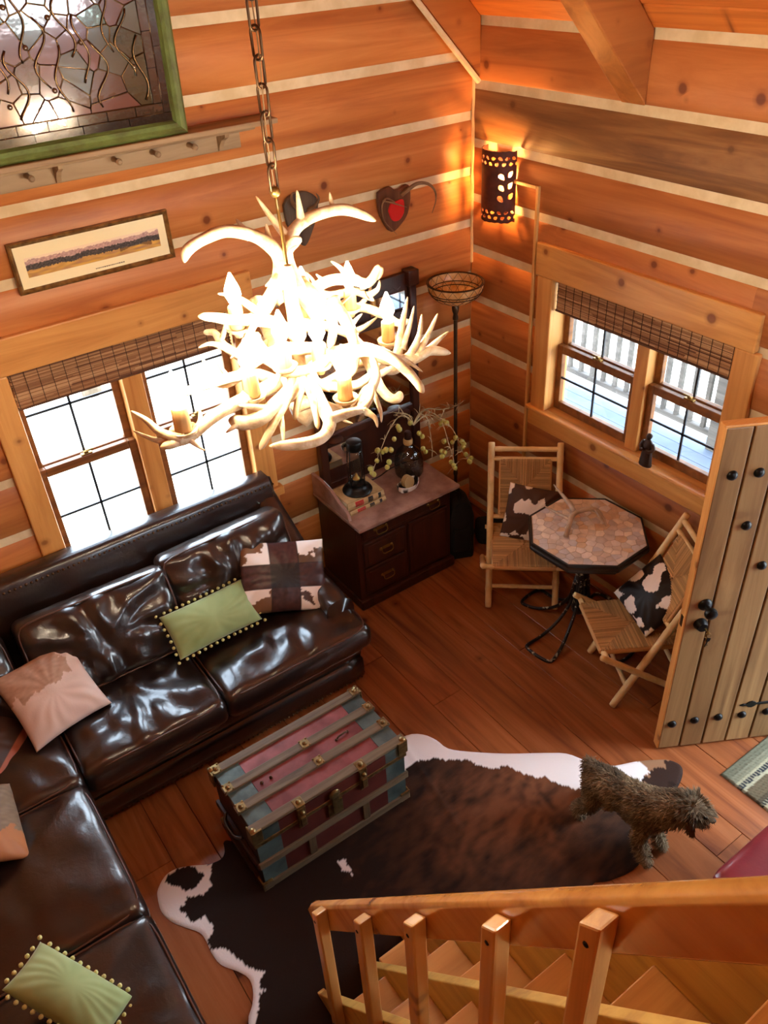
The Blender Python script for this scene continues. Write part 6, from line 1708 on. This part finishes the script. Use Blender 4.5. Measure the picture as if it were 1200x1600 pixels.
sk = tmp.modifiers.new('skin', 'SKIN'); sk.use_smooth_shade = True
for i, n in enumerate(names):
    sv = me.skin_vertices[0].data[i]; sv.radius = (J[n][3] * .86,) * 2; sv.use_root = (n == 'pelvis')
ss = tmp.modifiers.new('sub', 'SUBSURF'); ss.levels = 2
dg = bpy.context.evaluated_depsgraph_get(); bme_ = D.meshes.new_from_object(tmp.evaluated_get(dg)); D.objects.remove(tmp)
bme_.name = 'body'
for v_ in bme_.vertices:
    n1 = nz(v_.co.x * 22, v_.co.y * 22, v_.co.z * 22); v_.co += v_.normal * (.006 * n1 + .003 * nz(v_.co.x * 70, v_.co.y * 70, v_.co.z * 70)); v_.co.z = max(.013, v_.co.z)
def furcol(p):
    k = .5 + .5 * nz(p.x * 14, p.y * 14, p.z * 14) + .25 * nz(p.x * 50, p.y * 50, 2)
    a, b = S(58, 44, 32), S(142, 120, 90)
    hd = max(0, 1 - (Vector((p.x, p.y, p.z)) - Vector((2.40, 1.10, .295))).length / .075)
    k = max(0, min(1, k)) * (1 - .75 * hd)
    if p.z < .10: k = k * .7 + .25
    return tuple(x + (y - x) * k for x, y in zip(a, b))
at = bme_.color_attributes.new('Col', 'FLOAT_COLOR', 'POINT')
for i, v_ in enumerate(bme_.vertices): at.data[i].color = (*furcol(v_.co)[:3], 1)
fmat = vcol('dog_coat', .85, .2, 120, .2)
body = obj('body', bme_, fmat, dog)
for p in bme_.polygons: p.use_smooth = True
# coat: short curved locks all over, longer on the flanks, ears and legs
r8 = random.Random(77); fur = MB(); fc = []
pol = list(bme_.polygons); ar = [p.area for p in pol]
flow = (Vector((2.195, 1.60, .2)) - Vector((2.36, 1.18, .3))).normalized()
NL = 15000
for p in r8.choices(pol, ar, k=NL):
    q = p.center + (bme_.vertices[p.vertices[0]].co - p.center) * r8.uniform(-.5, .9) + (bme_.vertices[p.vertices[1]].co - p.center) * r8.uniform(-.5, .9)
    n = p.normal
    face = (q - Vector((2.416, 1.07, .293))).length < .016
    if face or (q - Vector((2.40, 1.10, .30))).length < .030: continue
    L_ = r8.uniform(.022, .046) * (.5 if q.z < .05 else .62 if (q - Vector((2.385, 1.13, .32))).length < .08 else 1)
    t1 = (flow * .6 + Vector((0, 0, -.55)) + Vector((r8.uniform(-.5, .5), r8.uniform(-.5, .5), r8.uniform(-.3, .3)))); t1 = (t1 - n * t1.dot(n)); t1.normalize()
    if q.z > .30 and q.y < 1.2: t1 = ((q - Vector((2.37, 1.16, .34))).normalized() + Vector((0, 0, -.5))).normalized()
    wv = n.cross(t1) * r8.uniform(.0014, .0026)
    b1 = q - n * .003; b2 = q + n * L_ * .38 + t1 * L_ * .5; b3 = q + n * L_ * .30 + t1 * L_ * 1.05
    for b in (b2, b3): b.z = max(.013, b.z)
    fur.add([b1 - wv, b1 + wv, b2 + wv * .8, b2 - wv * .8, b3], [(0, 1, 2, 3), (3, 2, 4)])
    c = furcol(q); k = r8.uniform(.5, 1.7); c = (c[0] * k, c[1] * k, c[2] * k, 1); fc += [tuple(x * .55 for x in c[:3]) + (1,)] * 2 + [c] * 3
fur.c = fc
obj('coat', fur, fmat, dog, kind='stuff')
dk_ = plain('dog_nose', S(18, 15, 15), .3)
from mathutils.bvhtree import BVHTree
bvh = BVHTree.FromPolygons([v_.co.copy() for v_ in bme_.vertices], [tuple(p.vertices) for p in bme_.polygons])
hc = Vector((2.352, 1.185, .340)); fw_ = Vector((.055, -.097, -.040)).normalized(); sd_ = Vector((.87, .49, 0)).normalized(); up_ = sd_.cross(fw_)
if up_.z < 0: up_ = -up_
def on_skin(d, o=hc):
    far = o + d.normalized() * .4; h = bvh.ray_cast(far, -d.normalized()); return h[0] if h[0] is not None else o + d * .08
obj('nose_tip', MB().ball(on_skin(fw_, Vector(J['stop'][:3])) + fw_ * .004, .0155, 10, 7, (1, 1, .85)), dk_, dog, smooth='all')
for s_ in (-1, 1):
    obj('eye', MB().ball(on_skin(fw_ * .8 + sd_ * s_ * .42 + up_ * .42) + (fw_ * .004 + up_ * .004), .0095, 8, 6), dk_, dog, smooth='all')
    em = MB(); e0 = on_skin(sd_ * s_ * .8 + up_ * .62 + fw_ * .12); pts = [e0, e0 + sd_ * s_ * .026 + Vector((0, 0, -.004)) + fw_ * .006, e0 + sd_ * s_ * .036 + Vector((0, 0, -.045)) + fw_ * .012, e0 + sd_ * s_ * .03 + Vector((0, 0, -.085)) + fw_ * .014]
    em.tube(pts, [.018, .024, .022, .008], 8, flat=.4); em.c = [S(64, 44, 30)] * len(em.v)
    ear = obj('ear', em, fmat, dog, smooth='all')
    ef = MB(); ec = []
    for i in range(420):
        t = r8.random(); q = pts[0].lerp(pts[3], t) + sd_ * s_ * (.012 + .016 * math.sin(t * 3)) + fw_ * r8.uniform(-.018, .022) + sd_ * r8.uniform(-.006, .006)
        dn = Vector((r8.uniform(-.35, .35), r8.uniform(-.35, .35), -1)).normalized() * r8.uniform(.02, .035); w_ = fw_ * r8.uniform(.0014, .0024)
        ef.add([q - w_, q + w_, q + dn], [(0, 1, 2)]); k = r8.uniform(.6, 1.3); c = S(84, 58, 38); ec += [(c[0] * k, c[1] * k, c[2] * k, 1)] * 3
    ef.c = ec; obj('ear_hair', ef, fmat, ear, kind='stuff')
